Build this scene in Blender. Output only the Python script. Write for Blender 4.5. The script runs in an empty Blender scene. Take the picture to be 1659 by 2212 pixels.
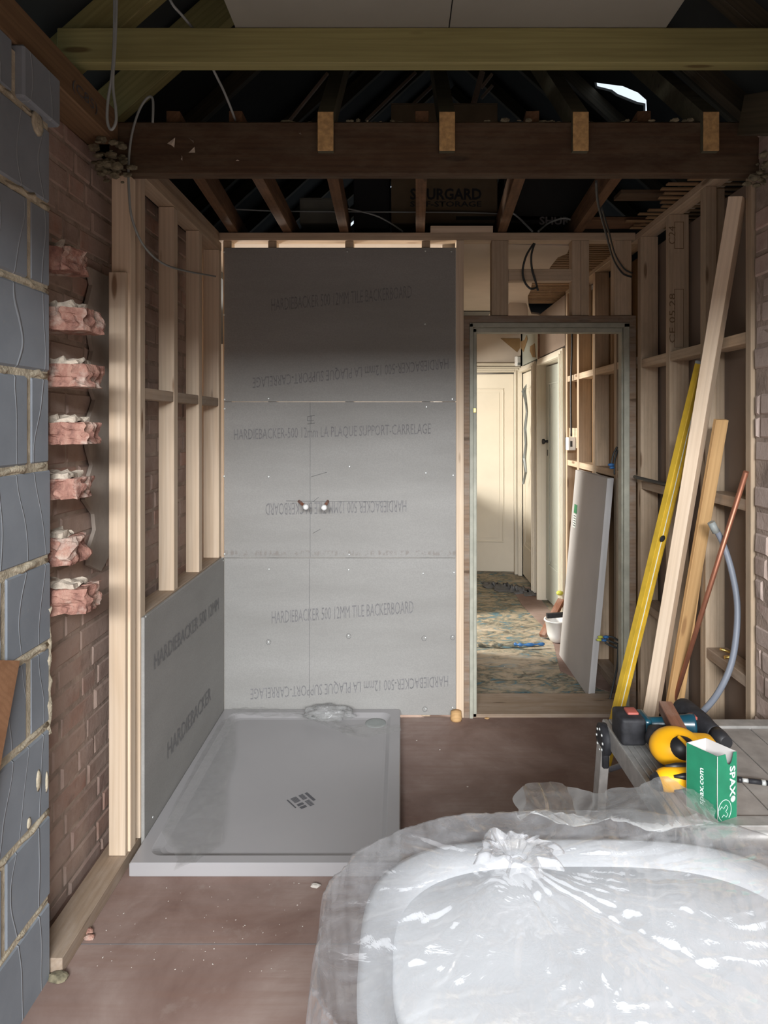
import bpy, bmesh, math, random
from mathutils import Vector, Matrix, noise
from mathutils.geometry import tessellate_polygon
R = math.radians
random.seed(7)
S = bpy.context.scene
COL = S.collection

# ------------------------------------------------------------------ camera
F, VX, VY, EYE = 1439.0, 865.0, 915.0, 1.5
cam_d = bpy.data.cameras.new('camera')
cam = bpy.data.objects.new('camera', cam_d); COL.objects.link(cam)
cam_d.sensor_fit = 'AUTO'; cam_d.sensor_width = 36.0
cam_d.lens = F / 2212 * 36
cam_d.shift_x = -(VX - 829.5) / 2212
cam_d.shift_y = -(1106 - VY) / 2212
cam_d.clip_start = 0.02
cam.location = (0, 0, EYE); cam.rotation_euler = (R(90), 0, 0)
S.camera = cam

# ------------------------------------------------------------------ light
S.view_settings.view_transform = 'Standard'
S.view_settings.look = 'None'
S.view_settings.gamma = 1.0
S.view_settings.use_curve_mapping = False
S.view_settings.exposure = 0.0
w = bpy.data.worlds.new('sky'); S.world = w; w.use_nodes = True
bg = w.node_tree.nodes['Background']
bg.inputs[0].default_value = (0.80, 0.90, 1.0, 1); bg.inputs[1].default_value = 1.1

def area(name, loc, target, sx, sy, power, col):
    d = bpy.data.lights.new(name, 'AREA'); d.shape = 'RECTANGLE'; d.size = sx; d.size_y = sy
    d.energy = power; d.color = col
    o = bpy.data.objects.new(name, d); COL.objects.link(o); o.location = loc
    o.rotation_euler = (Vector(target) - Vector(loc)).to_track_quat('-Z', 'Y').to_euler()
    return o
# daylight standing outside the open front of the room, behind the camera
area('daylight_front', (0.1, -3.6, 3.75), (0.1, 2.2, 0.8), 4.5, 2.6, 400, (0.95, 0.975, 1.0))
area('daylight_low', (0.1, -3.7, 2.76), (0.1, 2.2, 1.4), 3.6, 0.6, 620, (0.97, 0.98, 1.0))
# daylight from the room on the left of the hall
area('daylight_hall', (-1.2, 4.85, 1.45), (1.0, 5.9, 0.9), 0.45, 0.45, 55, (1.0, 0.94, 0.84))
area('daylight_side_window', (-1.7, 4.83, 1.9), (0.85, 4.85, 0.0), 0.5, 0.5, 120, (1.0, 0.97, 0.9))
area('daylight_side_room', (2.5, 5.3, 1.9), (1.3, 5.3, 1.0), 0.6, 0.6, 4, (0.9, 0.97, 1.0))

# ------------------------------------------------------------------ helpers
def P(px, py, Y):
    return Vector(((px - VX) * Y / F, Y, EYE - (py - VY) * Y / F))
def PX(px, py, X):            # point on the plane x = X
    Y = X * F / (px - VX); return Vector((X, Y, EYE - (py - VY) * Y / F))
def PZ(px, py, Z):            # point on the plane z = Z
    Y = (EYE - Z) * F / (py - VY); return Vector(((px - VX) * Y / F, Y, Z))

def tag(o, label=None, cat=None, group=None, kind=None):
    if label: o['label'] = label
    if cat: o['category'] = cat
    if group: o['group'] = group
    if kind: o['kind'] = kind
    return o
def link(name, bm, mats, parent=None, smooth=False, M=None):
    me = bpy.data.meshes.new(name)
    bm.normal_update(); bm.to_mesh(me); bm.free()
    if smooth:
        for p in me.polygons: p.use_smooth = True
    if not isinstance(mats, (list, tuple)): mats = [mats]
    for m in mats: me.materials.append(m)
    o = bpy.data.objects.new(name, me); COL.objects.link(o)
    if M is not None: o.matrix_world = M
    if parent is not None: o.parent = parent
    return o
def empty(name, loc=(0, 0, 0), rz=0, label=None, cat=None, group=None):
    o = bpy.data.objects.new(name, None); COL.objects.link(o)
    o.empty_display_size = 0.05
    o.location = loc; o.rotation_euler = (0, 0, rz)
    return tag(o, label, cat, group)
def abox(bm, x0, x1, y0, y1, z0, z1, bev=0.0, mi=0, M=None):
    vs = [bm.verts.new((x, y, z)) for x in (x0, x1) for y in (y0, y1) for z in (z0, z1)]
    fs = []
    for q in ((0, 1, 3, 2), (4, 6, 7, 5), (0, 4, 5, 1), (2, 3, 7, 6), (0, 2, 6, 4), (1, 5, 7, 3)):
        f = bm.faces.new([vs[i] for i in q]); f.material_index = mi; fs.append(f)
    if M is not None: bmesh.ops.transform(bm, matrix=M, verts=vs)
    if bev > 0:
        es = list({e for f in fs for e in f.edges})
        r = bmesh.ops.bevel(bm, geom=es, offset=bev, segments=1, affect='EDGES', profile=0.5)
        for f in r['faces']: f.material_index = mi
    return vs
def box(name, x0, x1, y0, y1, z0, z1, mat, parent=None, bev=0.0015, label=None, cat=None, group=None, kind=None):
    """box object whose local x axis is its longest side (for the wood grain)"""
    c = Vector(((x0 + x1) / 2, (y0 + y1) / 2, (z0 + z1) / 2))
    d = (abs(x1 - x0), abs(y1 - y0), abs(z1 - z0))
    k = d.index(max(d)); bm = bmesh.new()
    if k == 0: a, rot = d, Matrix.Identity(4)
    elif k == 1: a, rot = (d[1], d[0], d[2]), Matrix.Rotation(R(90), 4, 'Z')
    else: a, rot = (d[2], d[1], d[0]), Matrix.Rotation(R(-90), 4, 'Y')
    abox(bm, -a[0]/2, a[0]/2, -a[1]/2, a[1]/2, -a[2]/2, a[2]/2, min(bev, min(a) * 0.2))
    o = link(name, bm, mat, parent, M=Matrix.Translation(c) @ rot)
    return tag(o, label, cat, group, kind)
def beam(name, a, b, wd, dp, mat, parent=None, roll=0, bev=0.0015, label=None, cat=None, group=None):
    a = Vector(a); b = Vector(b); d = (b - a); L = d.length; d.normalize()
    up = Vector((0, 0, 1))
    yv = Vector((1, 0, 0)) if abs(d.z) > 0.999 else up.cross(d).normalized()
    if abs(d.z) > 0.9 and abs(d.z) <= 0.999:
        yv = (Vector((1, 0, 0)) - d * d.x).normalized()
    zv = d.cross(yv)
    m = Matrix(((d.x, yv.x, zv.x), (d.y, yv.y, zv.y), (d.z, yv.z, zv.z))).to_4x4()
    M = Matrix.Translation((a + b) / 2) @ m @ Matrix.Rotation(roll, 4, 'X')
    bm = bmesh.new(); abox(bm, -L/2, L/2, -wd/2, wd/2, -dp/2, dp/2, bev)
    o = link(name, bm, mat, parent, M=M)
    return tag(o, label, cat, group)
def spline(pts, n=8):
    pts = [Vector(p) for p in pts]; out = []
    for i in range(len(pts) - 1):
        p0 = pts[max(i-1, 0)]; p1 = pts[i]; p2 = pts[i+1]; p3 = pts[min(i+2, len(pts)-1)]
        for k in range(n):
            t = k / n
            out.append(0.5 * ((2*p1) + (p2-p0)*t + (2*p0-5*p1+4*p2-p3)*t*t + (-p0+3*p1-3*p2+p3)*t*t*t))
    out.append(pts[-1]); return out
def tube_bm(bm, pts, r, seg=8, mi=0, flat=1.0):
    rings = []; n = len(pts); prev = None
    for i, p in enumerate(pts):
        t = (pts[min(i+1, n-1)] - pts[max(i-1, 0)]).normalized()
        if prev is None:
            s = t.cross(Vector((0, 0, 1)));
            if s.length < 0.05: s = t.cross(Vector((0, 1, 0)))
        else: s = prev - t * prev.dot(t)
        s.normalize(); prev = s; u = t.cross(s)
        rr = r[i] if isinstance(r, (list, tuple)) else r
        rings.append([bm.verts.new(p + s*math.cos(2*math.pi*k/seg)*rr + u*math.sin(2*math.pi*k/seg)*rr*flat) for k in range(seg)])
    for a, b in zip(rings, rings[1:]):
        for k in range(seg):
            f = bm.faces.new((a[k], a[(k+1) % seg], b[(k+1) % seg], b[k])); f.smooth = True; f.material_index = mi
    for rg, rev in ((rings[0], True), (rings[-1], False)):
        f = bm.faces.new(rg[::-1] if rev else rg); f.material_index = mi
def tube(name, pts, r, mat, parent=None, seg=8, n=8, flat=1.0, label=None, cat=None, group=None):
    bm = bmesh.new(); tube_bm(bm, spline(pts, n) if len(pts) > 2 else [Vector(p) for p in pts], r, seg, 0, flat)
    return tag(link(name, bm, mat, parent), label, cat, group)
def lathe(bm, prof, seg=24, M=None, mi=0, sx=1.0, sy=1.0):
    rings = []
    for r, z in prof:
        ring = [bm.verts.new((r*sx*math.cos(2*math.pi*k/seg), r*sy*math.sin(2*math.pi*k/seg), z)) for k in range(seg)]
        rings.append(ring)
    vs = [v for rg in rings for v in rg]
    for a, b in zip(rings, rings[1:]):
        for k in range(seg):
            f = bm.faces.new((a[k], a[(k+1) % seg], b[(k+1) % seg], b[k])); f.smooth = True; f.material_index = mi
    for rg, rev in ((rings[0], True), (rings[-1], False)):
        if (rg[0].co - rg[seg//2].co).length > 1e-4:
            f = bm.faces.new(rg[::-1] if rev else rg); f.material_index = mi
    if M is not None: bmesh.ops.transform(bm, matrix=M, verts=vs)
def prism(bm, pts, vec, mi=0):
    """extrude a polygon (3d points) along vec"""
    vec = Vector(vec)
    a = [bm.verts.new(p) for p in pts]; b = [bm.verts.new(Vector(p) + vec) for p in pts]
    n = len(a); fs = [bm.faces.new(a), bm.faces.new(b[::-1])]
    for i in range(n): fs.append(bm.faces.new((a[i], b[i], b[(i+1) % n], a[(i+1) % n])))
    for f in fs: f.material_index = mi
    bmesh.ops.recalc_face_normals(bm, faces=fs)
def text_mesh(body, origin, xdir, ydir, width, height, mat, parent, name='printed_text', lift=0.0012, thick=0.0, bold=0.0):
    """flat lettering: lower-left corner at origin, running along xdir"""
    cu = bpy.data.curves.new(name, 'FONT'); cu.body = body; cu.resolution_u = 2; cu.offset = bold
    tmp = bpy.data.objects.new(name, cu); COL.objects.link(tmp)
    dg = bpy.context.evaluated_depsgraph_get(); dg.update()
    me = bpy.data.meshes.new_from_object(tmp.evaluated_get(dg))
    bpy.data.objects.remove(tmp); bpy.data.curves.remove(cu)
    xs = [v.co.x for v in me.vertices]; ys = [v.co.y for v in me.vertices]
    x0, x1, y0, y1 = min(xs), max(xs), min(ys), max(ys)
    X = Vector(xdir).normalized(); Yv = Vector(ydir).normalized(); N = X.cross(Yv)
    O = Vector(origin)
    for v in me.vertices:
        q = O + X * ((v.co.x-x0)/(x1-x0)*width) + Yv * ((v.co.y-y0)/(y1-y0)*height) + N * lift
        v.co = q
    me.materials.clear(); me.materials.append(mat)
    o = bpy.data.objects.new(name, me); COL.objects.link(o)
    if parent is not None:
        o.parent = parent
        o.matrix_parent_inverse = parent.matrix_basis.inverted()
    return o
def keep(o, parent):
    """parent o to parent keeping o's world placement"""
    o.parent = parent; o.matrix_parent_inverse = parent.matrix_basis.inverted(); return o

# ------------------------------------------------------------------ materials
def new_mat(name):
    m = bpy.data.materials.new(name); m.use_nodes = True
    nt = m.node_tree; return m, nt, nt.nodes['Principled BSDF']
def N(nt, t, **kw):
    n = nt.nodes.new(t)
    for k, v in kw.items(): setattr(n, k, v)
    return n
def ramp(nt, fac, stops):
    r = N(nt, 'ShaderNodeValToRGB'); el = r.color_ramp.elements
    while len(el) < len(stops): el.new(0.5)
    for e, (p, c) in zip(el, stops):
        e.position = p; e.color = (c[0], c[1], c[2], 1) if not isinstance(c, float) else (c, c, c, 1)
    nt.links.new(fac, r.inputs[0]); return r
def mixc(nt, fac, a, b, mode='MIX'):
    m = N(nt, 'ShaderNodeMix', data_type='RGBA', blend_type=mode)
    for s, v in ((m.inputs[0], fac), (m.inputs[6], a), (m.inputs[7], b)):
        if hasattr(v, 'is_output'): nt.links.new(v, s)
        elif isinstance(v, (int, float)): s.default_value = v
        else: s.default_value = (v[0], v[1], v[2], 1)
    return m.outputs[2]
def coords(nt, scale=(1, 1, 1), rnd=True):
    tc = N(nt, 'ShaderNodeTexCoord'); mp = N(nt, 'ShaderNodeMapping'); mp.inputs['Scale'].default_value = scale
    if rnd:
        oi = N(nt, 'ShaderNodeObjectInfo'); ml = N(nt, 'ShaderNodeVectorMath', operation='SCALE')
        cb = N(nt, 'ShaderNodeCombineXYZ')
        for i in range(3): nt.links.new(oi.outputs['Random'], cb.inputs[i])
        nt.links.new(cb.outputs[0], ml.inputs[0]); ml.inputs['Scale'].default_value = 37.0
        ad = N(nt, 'ShaderNodeVectorMath', operation='ADD')
        nt.links.new(tc.outputs['Object'], ad.inputs[0]); nt.links.new(ml.outputs[0], ad.inputs[1])
        nt.links.new(ad.outputs[0], mp.inputs['Vector'])
    else: nt.links.new(tc.outputs['Object'], mp.inputs['Vector'])
    return mp.outputs[0]
def tex(nt, vec, scale, detail=4, rough=0.55, dist=0.0):
    n = N(nt, 'ShaderNodeTexNoise'); n.inputs['Scale'].default_value = scale
    n.inputs['Detail'].default_value = detail; n.inputs['Roughness'].default_value = rough
    n.inputs['Distortion'].default_value = dist
    nt.links.new(vec, n.inputs['Vector']); return n.outputs['Fac']
def bump(nt, bsdf, h, strength=0.3, dist=0.01):
    b = N(nt, 'ShaderNodeBump'); b.inputs['Strength'].default_value = strength; b.inputs['Distance'].default_value = dist
    nt.links.new(h, b.inputs['Height']); nt.links.new(b.outputs[0], bsdf.inputs['Normal'])
def plain(name, col, rough=0.6, metal=0.0, var=0.12, scale=12, bmp=0.0, spec=0.5, coat=0.0):
    m, nt, b = new_mat(name)
    v = coords(nt)
    n = tex(nt, v, scale)
    a = tuple(c*(1-var) for c in col); c2 = tuple(min(1, c*(1+var)) for c in col)
    r = ramp(nt, n, [(0.3, a), (0.7, c2)])
    nt.links.new(r.outputs[0], b.inputs['Base Color'])
    b.inputs['Roughness'].default_value = rough; b.inputs['Metallic'].default_value = metal
    b.inputs['Specular IOR Level'].default_value = spec; b.inputs['Coat Weight'].default_value = coat
    if bmp: bump(nt, b, tex(nt, v, scale*6), bmp, 0.004)
    return m
def wood(name, light, dark, knot, dirt=None, dirt_amt=0.0, rough=0.65, saw=0.0):
    m, nt, b = new_mat(name)
    v = coords(nt, (0.9, 14, 14)); n1 = tex(nt, v, 2.2, 3, 0.5, 0.6)
    v2 = coords(nt, (1.4, 90, 90)); n2 = tex(nt, v2, 3.0, 3, 0.6)
    v3 = coords(nt, (0.8, 9, 9))
    wv = N(nt, 'ShaderNodeTexWave', wave_type='RINGS', rings_direction='X'); wv.inputs['Scale'].default_value = 2.6
    wv.inputs['Distortion'].default_value = 5.0; wv.inputs['Detail'].default_value = 2; wv.inputs['Detail Scale'].default_value = 0.7
    nt.links.new(v3, wv.inputs['Vector'])
    c = ramp(nt, n1, [(0.25, dark), (0.62, light)]).outputs[0]
    c = mixc(nt, ramp(nt, wv.outputs['Fac'], [(0.45, 0.0), (0.9, 0.35)]).outputs[0], c, tuple(x*0.86 for x in dark))
    c = mixc(nt, ramp(nt, n2, [(0.4, 0.22), (0.7, 0.0)]).outputs[0], c, tuple(x*0.75 for x in dark))
    vk = coords(nt, (3.2, 15, 15)); vo = N(nt, 'ShaderNodeTexVoronoi'); vo.inputs['Scale'].default_value = 1.0
    nt.links.new(vk, vo.inputs['Vector'])
    kd = ramp(nt, vo.outputs['Distance'], [(0.10, 1.0), (0.17, 0.0)]).outputs[0]
    sp = N(nt, 'ShaderNodeSeparateColor'); nt.links.new(vo.outputs['Color'], sp.inputs[0])
    ks = ramp(nt, sp.outputs[0], [(0.52, 0.0), (0.54, 0.8)]).outputs[0]
    kk = N(nt, 'ShaderNodeMath', operation='MULTIPLY'); nt.links.new(kd, kk.inputs[0]); nt.links.new(ks, kk.inputs[1])
    c = mixc(nt, kk.outputs[0], c, knot)
    oi = N(nt, 'ShaderNodeObjectInfo')
    hv = N(nt, 'ShaderNodeHueSaturation'); mr = N(nt, 'ShaderNodeMapRange')
    mr.inputs['To Min'].default_value = 0.84; mr.inputs['To Max'].default_value = 1.12
    nt.links.new(oi.outputs['Random'], mr.inputs[0]); nt.links.new(mr.outputs[0], hv.inputs['Value']); nt.links.new(c, hv.inputs['Color'])
    c = hv.outputs[0]
    if dirt:
        dn = tex(nt, coords(nt, (1.5, 5, 5)), 3.5, 6, 0.7)
        c = mixc(nt, ramp(nt, dn, [(0.42, 0.0), (0.66, dirt_amt)]).outputs[0], c, dirt)
    nt.links.new(c, b.inputs['Base Color']); b.inputs['Roughness'].default_value = rough
    b.inputs['Specular IOR Level'].default_value = 0.3
    if saw:
        sv = coords(nt, (55, 3, 3)); bump(nt, b, tex(nt, sv, 1.0, 2), saw, 0.004)
    else: bump(nt, b, n2, 0.12, 0.002)
    return m

M = {}
M['pine'] = wood('new_pine', (0.74, 0.60, 0.455), (0.66, 0.505, 0.355), (0.22, 0.11, 0.05))
M['pine2'] = wood('sawn_pine', (0.62, 0.485, 0.35), (0.52, 0.385, 0.26), (0.16, 0.08, 0.04), (0.28, 0.23, 0.17), 0.35)
M['green'] = wood('treated_timber', (0.31, 0.285, 0.12), (0.225, 0.20, 0.08), (0.09, 0.055, 0.02))
M['brownt'] = wood('plate_timber', (0.30, 0.19, 0.105), (0.21, 0.125, 0.07), (0.08, 0.045, 0.02))
M['old'] = wood('old_dark_timber', (0.105, 0.060, 0.033), (0.062, 0.036, 0.021), (0.03, 0.018, 0.012), (0.15, 0.12, 0.08), 0.4, 0.8)
M['oldj'] = wood('old_joist_timber', (0.24, 0.13, 0.068), (0.15, 0.08, 0.042), (0.05, 0.03, 0.02), (0.05, 0.03, 0.02), 0.5, 0.8, saw=0.6)
M['loft'] = wood('loft_rafter_timber', (0.085, 0.07, 0.045), (0.05, 0.042, 0.028), (0.02, 0.018, 0.014))
M['rafg'] = wood('grey_green_old_rafter', (0.15, 0.14, 0.095), (0.10, 0.095, 0.06), (0.04, 0.035, 0.025))
M['endg'] = plain('sawn_end_grain', (0.50, 0.31, 0.13), 0.8, var=0.3, scale=60)
M['lath'] = wood('ceiling_lath', (0.34, 0.22, 0.12), (0.20, 0.12, 0.06), (0.08, 0.05, 0.03))
M['sill'] = wood('dusty_sill_timber', (0.43, 0.325, 0.235), (0.34, 0.25, 0.175), (0.12, 0.08, 0.05), (0.45, 0.38, 0.32), 0.45)
M['jamb'] = wood('weathered_jamb_timber', (0.27, 0.19, 0.13), (0.19, 0.125, 0.085), (0.08, 0.05, 0.03), (0.32, 0.29, 0.25), 0.6, 0.8)
M['tan'] = wood('tan_batten', (0.62, 0.39, 0.18), (0.52, 0.31, 0.135), (0.3, 0.16, 0.07))
M['ply'] = wood('orange_plywood', (0.36, 0.19, 0.10), (0.28, 0.14, 0.07), (0.12, 0.06, 0.03))
M['redbat'] = wood('reddish_batten', (0.30, 0.13, 0.075), (0.20, 0.09, 0.055), (0.10, 0.05, 0.03), (0.38, 0.3, 0.25), 0.5)

def cement_board():
    m, nt, b = new_mat('cement_board')
    v = coords(nt, (0.6, 1, 3.0)); n = tex(nt, v, 2.2, 6, 0.6)
    v2 = coords(nt, (1, 1, 1)); n2 = tex(nt, v2, 160, 2)
    c = ramp(nt, n, [(0.3, (0.285, 0.278, 0.262)), (0.7, (0.345, 0.338, 0.322))]).outputs[0]
    c = mixc(nt, ramp(nt, n2, [(0.35, 0.25), (0.65, 0.0)]).outputs[0], c, (0.20, 0.20, 0.19))
    tc = N(nt, 'ShaderNodeTexCoord'); sx = N(nt, 'ShaderNodeSeparateXYZ'); nt.links.new(tc.outputs['Object'], sx.inputs[0])
    band = ramp(nt, sx.outputs['Z'], [(0.0, 0.0), (0.822, 0.0), (0.832, 1.0), (0.846, 1.0), (0.856, 0.0)]).outputs[0]
    sc = ramp(nt, tex(nt, coords(nt, (2.2, 1, 1.2)), 26, 5, 0.7), [(0.50, 0.0), (0.60, 0.55)]).outputs[0]
    mm = N(nt, 'ShaderNodeMath', operation='MULTIPLY'); nt.links.new(band, mm.inputs[0]); nt.links.new(sc, mm.inputs[1])
    c = mixc(nt, mm.outputs[0], c, (0.20, 0.17, 0.15))
    nt.links.new(c, b.inputs['Base Color']); b.inputs['Roughness'].default_value = 0.8
    bump(nt, b, n2, 0.1, 0.001)
    return m
M['board'] = cement_board()
M['board2'] = plain('pale_cement_board', (0.42, 0.405, 0.395), 0.85, var=0.06, scale=3)
M['ink'] = plain('grey_printed_ink', (0.20, 0.196, 0.198), 0.9, var=0.25, scale=90)
M['inkd'] = plain('dark_stamp_ink', (0.20, 0.13, 0.075), 0.9)
M['pencil'] = plain('pencil_line', (0.14, 0.14, 0.145), 0.9)
M['zinc'] = plain('zinc_screw', (0.75, 0.78, 0.76), 0.3, 0.6)
def floor_mat():
    m, nt, b = new_mat('dusty_chipboard')
    v = coords(nt, (1, 1, 1), False); n = tex(nt, v, 2.3, 8, 0.62, 0.4)
    vs = coords(nt, (1.0, 14, 1), False); n2 = tex(nt, vs, 3.0, 5, 0.6)
    n3 = tex(nt, v, 9, 6, 0.7)
    c = ramp(nt, n, [(0.34, (0.165, 0.10, 0.08)), (0.52, (0.25, 0.175, 0.148)), (0.68, (0.345, 0.265, 0.23))]).outputs[0]
    c = mixc(nt, ramp(nt, n2, [(0.45, 0.0), (0.7, 0.45)]).outputs[0], c, (0.21, 0.125, 0.095))
    c = mixc(nt, ramp(nt, n3, [(0.58, 0.0), (0.75, 0.35)]).outputs[0], c, (0.36, 0.31, 0.27))
    nt.links.new(c, b.inputs['Base Color']); b.inputs['Roughness'].default_value = 0.72
    bump(nt, b, n3, 0.08, 0.003)
    return m
M['floor'] = floor_mat()
def carpet_mat():
    m, nt, b = new_mat('worn_patterned_carpet')
    v = coords(nt, (1, 1.6, 1), False)
    n = tex(nt, v, 5.5, 5, 0.65, 2.2); n2 = tex(nt, v, 11, 4, 0.6, 1.5); n3 = tex(nt, v, 1.7, 5, 0.6)
    c = ramp(nt, n, [(0.36, (0.07, 0.17, 0.22)), (0.47, (0.20, 0.185, 0.13)), (0.6, (0.38, 0.31, 0.22)), (0.75, (0.24, 0.17, 0.11))]).outputs[0]
    c = mixc(nt, ramp(nt, n2, [(0.38, 0.8), (0.48, 0.0)]).outputs[0], c, (0.07, 0.065, 0.05))
    c = mixc(nt, ramp(nt, n3, [(0.50, 0.0), (0.62, 0.75)]).outputs[0], c, (0.48, 0.41, 0.32))
    nt.links.new(c, b.inputs['Base Color']); b.inputs['Roughness'].default_value = 0.95
    bump(nt, b, tex(nt, v, 150, 2), 0.3, 0.004)
    return m
M['carpet'] = carpet_mat()
def brick_mat(name, mortar=(0.36, 0.29, 0.24), amt=0.62, dark=1.0):
    m, nt, b = new_mat(name)
    at = N(nt, 'ShaderNodeAttribute', attribute_name='bcol')
    v = coords(nt, (1, 1, 1), False)
    n = tex(nt, v, 26, 7, 0.68); n2 = tex(nt, v, 4.2, 6, 0.62); n3 = tex(nt, v, 11, 4, 0.6)
    c = mixc(nt, ramp(nt, n, [(0.38, 0.5), (0.62, 0.0)]).outputs[0], at.outputs['Color'], (0.13*dark, 0.075*dark, 0.06*dark))
    c = mixc(nt, ramp(nt, n2, [(0.28, 0.35), (0.54, amt)]).outputs[0], c, mortar)
    c = mixc(nt, ramp(nt, n3, [(0.60, 0.0), (0.70, 0.28)]).outputs[0], c, (0.10, 0.085, 0.075))
    nt.links.new(c, b.inputs['Base Color']); b.inputs['Roughness'].default_value = 0.92
    b.inputs['Specular IOR Level'].default_value = 0.15
    bump(nt, b, n, 0.45, 0.010)
    return m
M['brick'] = brick_mat('old_red_brick', (0.46, 0.355, 0.30), 0.92)
M['brickr'] = brick_mat('dusty_brick', (0.54, 0.44, 0.385), 0.9)
M['mortar'] = plain('old_lime_mortar', (0.38, 0.30, 0.25), 0.95, var=0.3, scale=14, bmp=0.8, spec=0.1)
M['limecap'] = plain('pale_mortar_cap', (0.50, 0.43, 0.35), 0.95, var=0.25, scale=40, bmp=0.6, spec=0.1)
M['render'] = plain('smooth_old_plaster', (0.36, 0.31, 0.265), 0.9, var=0.15, scale=9, bmp=0.2, spec=0.1)
def broken_mat():
    m, nt, b = new_mat('broken_brick_face'); v = coords(nt, (1, 1, 0.45)); v1 = coords(nt)
    n = tex(nt, v, 34, 6, 0.65); n2 = tex(nt, v1, 14, 5, 0.6); n3 = tex(nt, v1, 120, 4, 0.6)
    c = ramp(nt, n, [(0.32, (0.17, 0.09, 0.075)), (0.5, (0.34, 0.18, 0.14)), (0.68, (0.44, 0.27, 0.21))]).outputs[0]
    c = mixc(nt, ramp(nt, n2, [(0.50, 0.0), (0.64, 0.8)]).outputs[0], c, (0.55, 0.46, 0.39))
    nt.links.new(c, b.inputs['Base Color']); b.inputs['Roughness'].default_value = 0.95; b.inputs['Specular IOR Level'].default_value = 0.1
    bump(nt, b, n3, 0.7, 0.006); return m
M['broken'] = broken_mat()
def block_mat():
    m, nt, b = new_mat('blue_grey_block')
    v = coords(nt, (1, 1, 1), False); n = tex(nt, v, 3.5, 6, 0.6); n2 = tex(nt, v, 70, 3, 0.6)
    c = ramp(nt, n, [(0.3, (0.195, 0.218, 0.245)), (0.7, (0.27, 0.298, 0.33))]).outputs[0]
    c = mixc(nt, ramp(nt, n2, [(0.62, 0.0), (0.75, 0.3)]).outputs[0], c, (0.30, 0.30, 0.28))
    wv = N(nt, 'ShaderNodeTexWave'); wv.inputs['Scale'].default_value = 3.2; wv.inputs['Distortion'].default_value = 7
    wv.inputs['Detail'].default_value = 1.0; wv.inputs['Detail Scale'].default_value = 0.9; wv.bands_direction = 'Y'
    nt.links.new(v, wv.inputs['Vector'])
    g = ramp(nt, wv.outputs['Fac'], [(0.0, 0.6), (0.010, 0.0)]).outputs[0]
    c = mixc(nt, g, c, (0.34, 0.36, 0.38))
    nt.links.new(c, b.inputs['Base Color']); b.inputs['Roughness'].default_value = 0.8
    bump(nt, b, g, 0.5, 0.006); return m
M['block'] = block_mat()
M['blockm'] = plain('sandy_block_mortar', (0.50, 0.44, 0.33), 0.95, var=0.25, scale=22, bmp=0.8, spec=0.1)
M['acrylic'] = plain('grey_white_acrylic', (0.345, 0.335, 0.338), 0.22, var=0.02, scale=3, spec=0.5)
M['white'] = plain('white_bath_enamel', (0.60, 0.615, 0.635), 0.35, var=0.02, spec=0.15)
M['sheetw'] = plain('white_brightening_sheet', (0.86, 0.88, 0.90), 0.7, var=0.02, spec=0.1)
M['whitep'] = plain('white_plastic', (0.80, 0.80, 0.78), 0.4, var=0.04)
M['plaster'] = plain('pink_cream_plaster', (0.56, 0.49, 0.42), 0.9, var=0.08, scale=3)
M['pboard'] = plain('plasterboard_brown_paper', (0.27, 0.205, 0.16), 0.9, var=0.08, scale=4)
M['gyp'] = plain('plasterboard_grey_face', (0.27, 0.265, 0.225), 0.9, var=0.06, scale=3)
M['cream'] = plain('cream_gloss_paint', (0.66, 0.60, 0.49), 0.45, var=0.05, scale=3)
M['palefr'] = plain('chipped_pale_green_paint', (0.40, 0.40, 0.33), 0.6, var=0.16, scale=16)
M['greyg'] = plain('grey_green_paint', (0.40, 0.42, 0.37), 0.5, var=0.04, scale=2)
M['felt'] = plain('dark_roof_felt', (0.022, 0.022, 0.02), 0.9, var=0.3, scale=2)
M['memb'] = plain('grey_roof_membrane', (0.028, 0.033, 0.031), 0.9, var=0.2, scale=2)
M['card'] = plain('brown_cardboard', (0.13, 0.095, 0.055), 0.9, var=0.1)
M['cardg'] = plain('grey_carton', (0.15, 0.15, 0.125), 0.9)
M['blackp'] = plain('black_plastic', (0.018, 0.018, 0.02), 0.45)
M['cablegrey'] = plain('grey_cable_sheath', (0.27, 0.29, 0.28), 0.5)
M['cabledark'] = plain('dark_cable_sheath', (0.05, 0.055, 0.055), 0.5)
M['blue'] = plain('blue_tape', (0.03, 0.13, 0.33), 0.5)
M['lime'] = plain('yellow_green_sleeve', (0.50, 0.52, 0.08), 0.5)
M['yellow'] = plain('yellow_level_paint', (0.60, 0.39, 0.035), 0.42, var=0.18, scale=14)
M['yelt'] = plain('yellow_tool_plastic', (0.85, 0.42, 0.01), 0.38, var=0.04)
M['teal'] = plain('dark_teal_plastic', (0.008, 0.05, 0.075), 0.28, var=0.1)
M['red'] = plain('dusty_red_plastic', (0.33, 0.08, 0.06), 0.6)
M['dustblk'] = plain('dusty_black_rubber', (0.022, 0.022, 0.025), 0.6, var=0.4, scale=40, spec=0.25)
M['copper'] = plain('dull_copper', (0.36, 0.15, 0.09), 0.42, 0.6, var=0.15, scale=10)
M['conduit'] = plain('grey_blue_conduit', (0.20, 0.22, 0.26), 0.45, var=0.05)
M['alu'] = plain('dusty_aluminium', (0.42, 0.41, 0.39), 0.45, 0.55, var=0.2, scale=25)
M['aludeck'] = plain('scuffed_deck', (0.30, 0.275, 0.25), 0.6, 0.2, var=0.25, scale=14)
M['boxgreen'] = plain('green_carton', (0.012, 0.165, 0.085), 0.55, var=0.12, scale=30)
M['boxin'] = plain('grey_carton_inside', (0.52, 0.49, 0.47), 0.9, var=0.04)
M['print'] = plain('white_print', (0.72, 0.80, 0.76), 0.7, var=0.03)
M['stick'] = plain('sticker_print', (0.10, 0.10, 0.11), 0.6)
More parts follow.
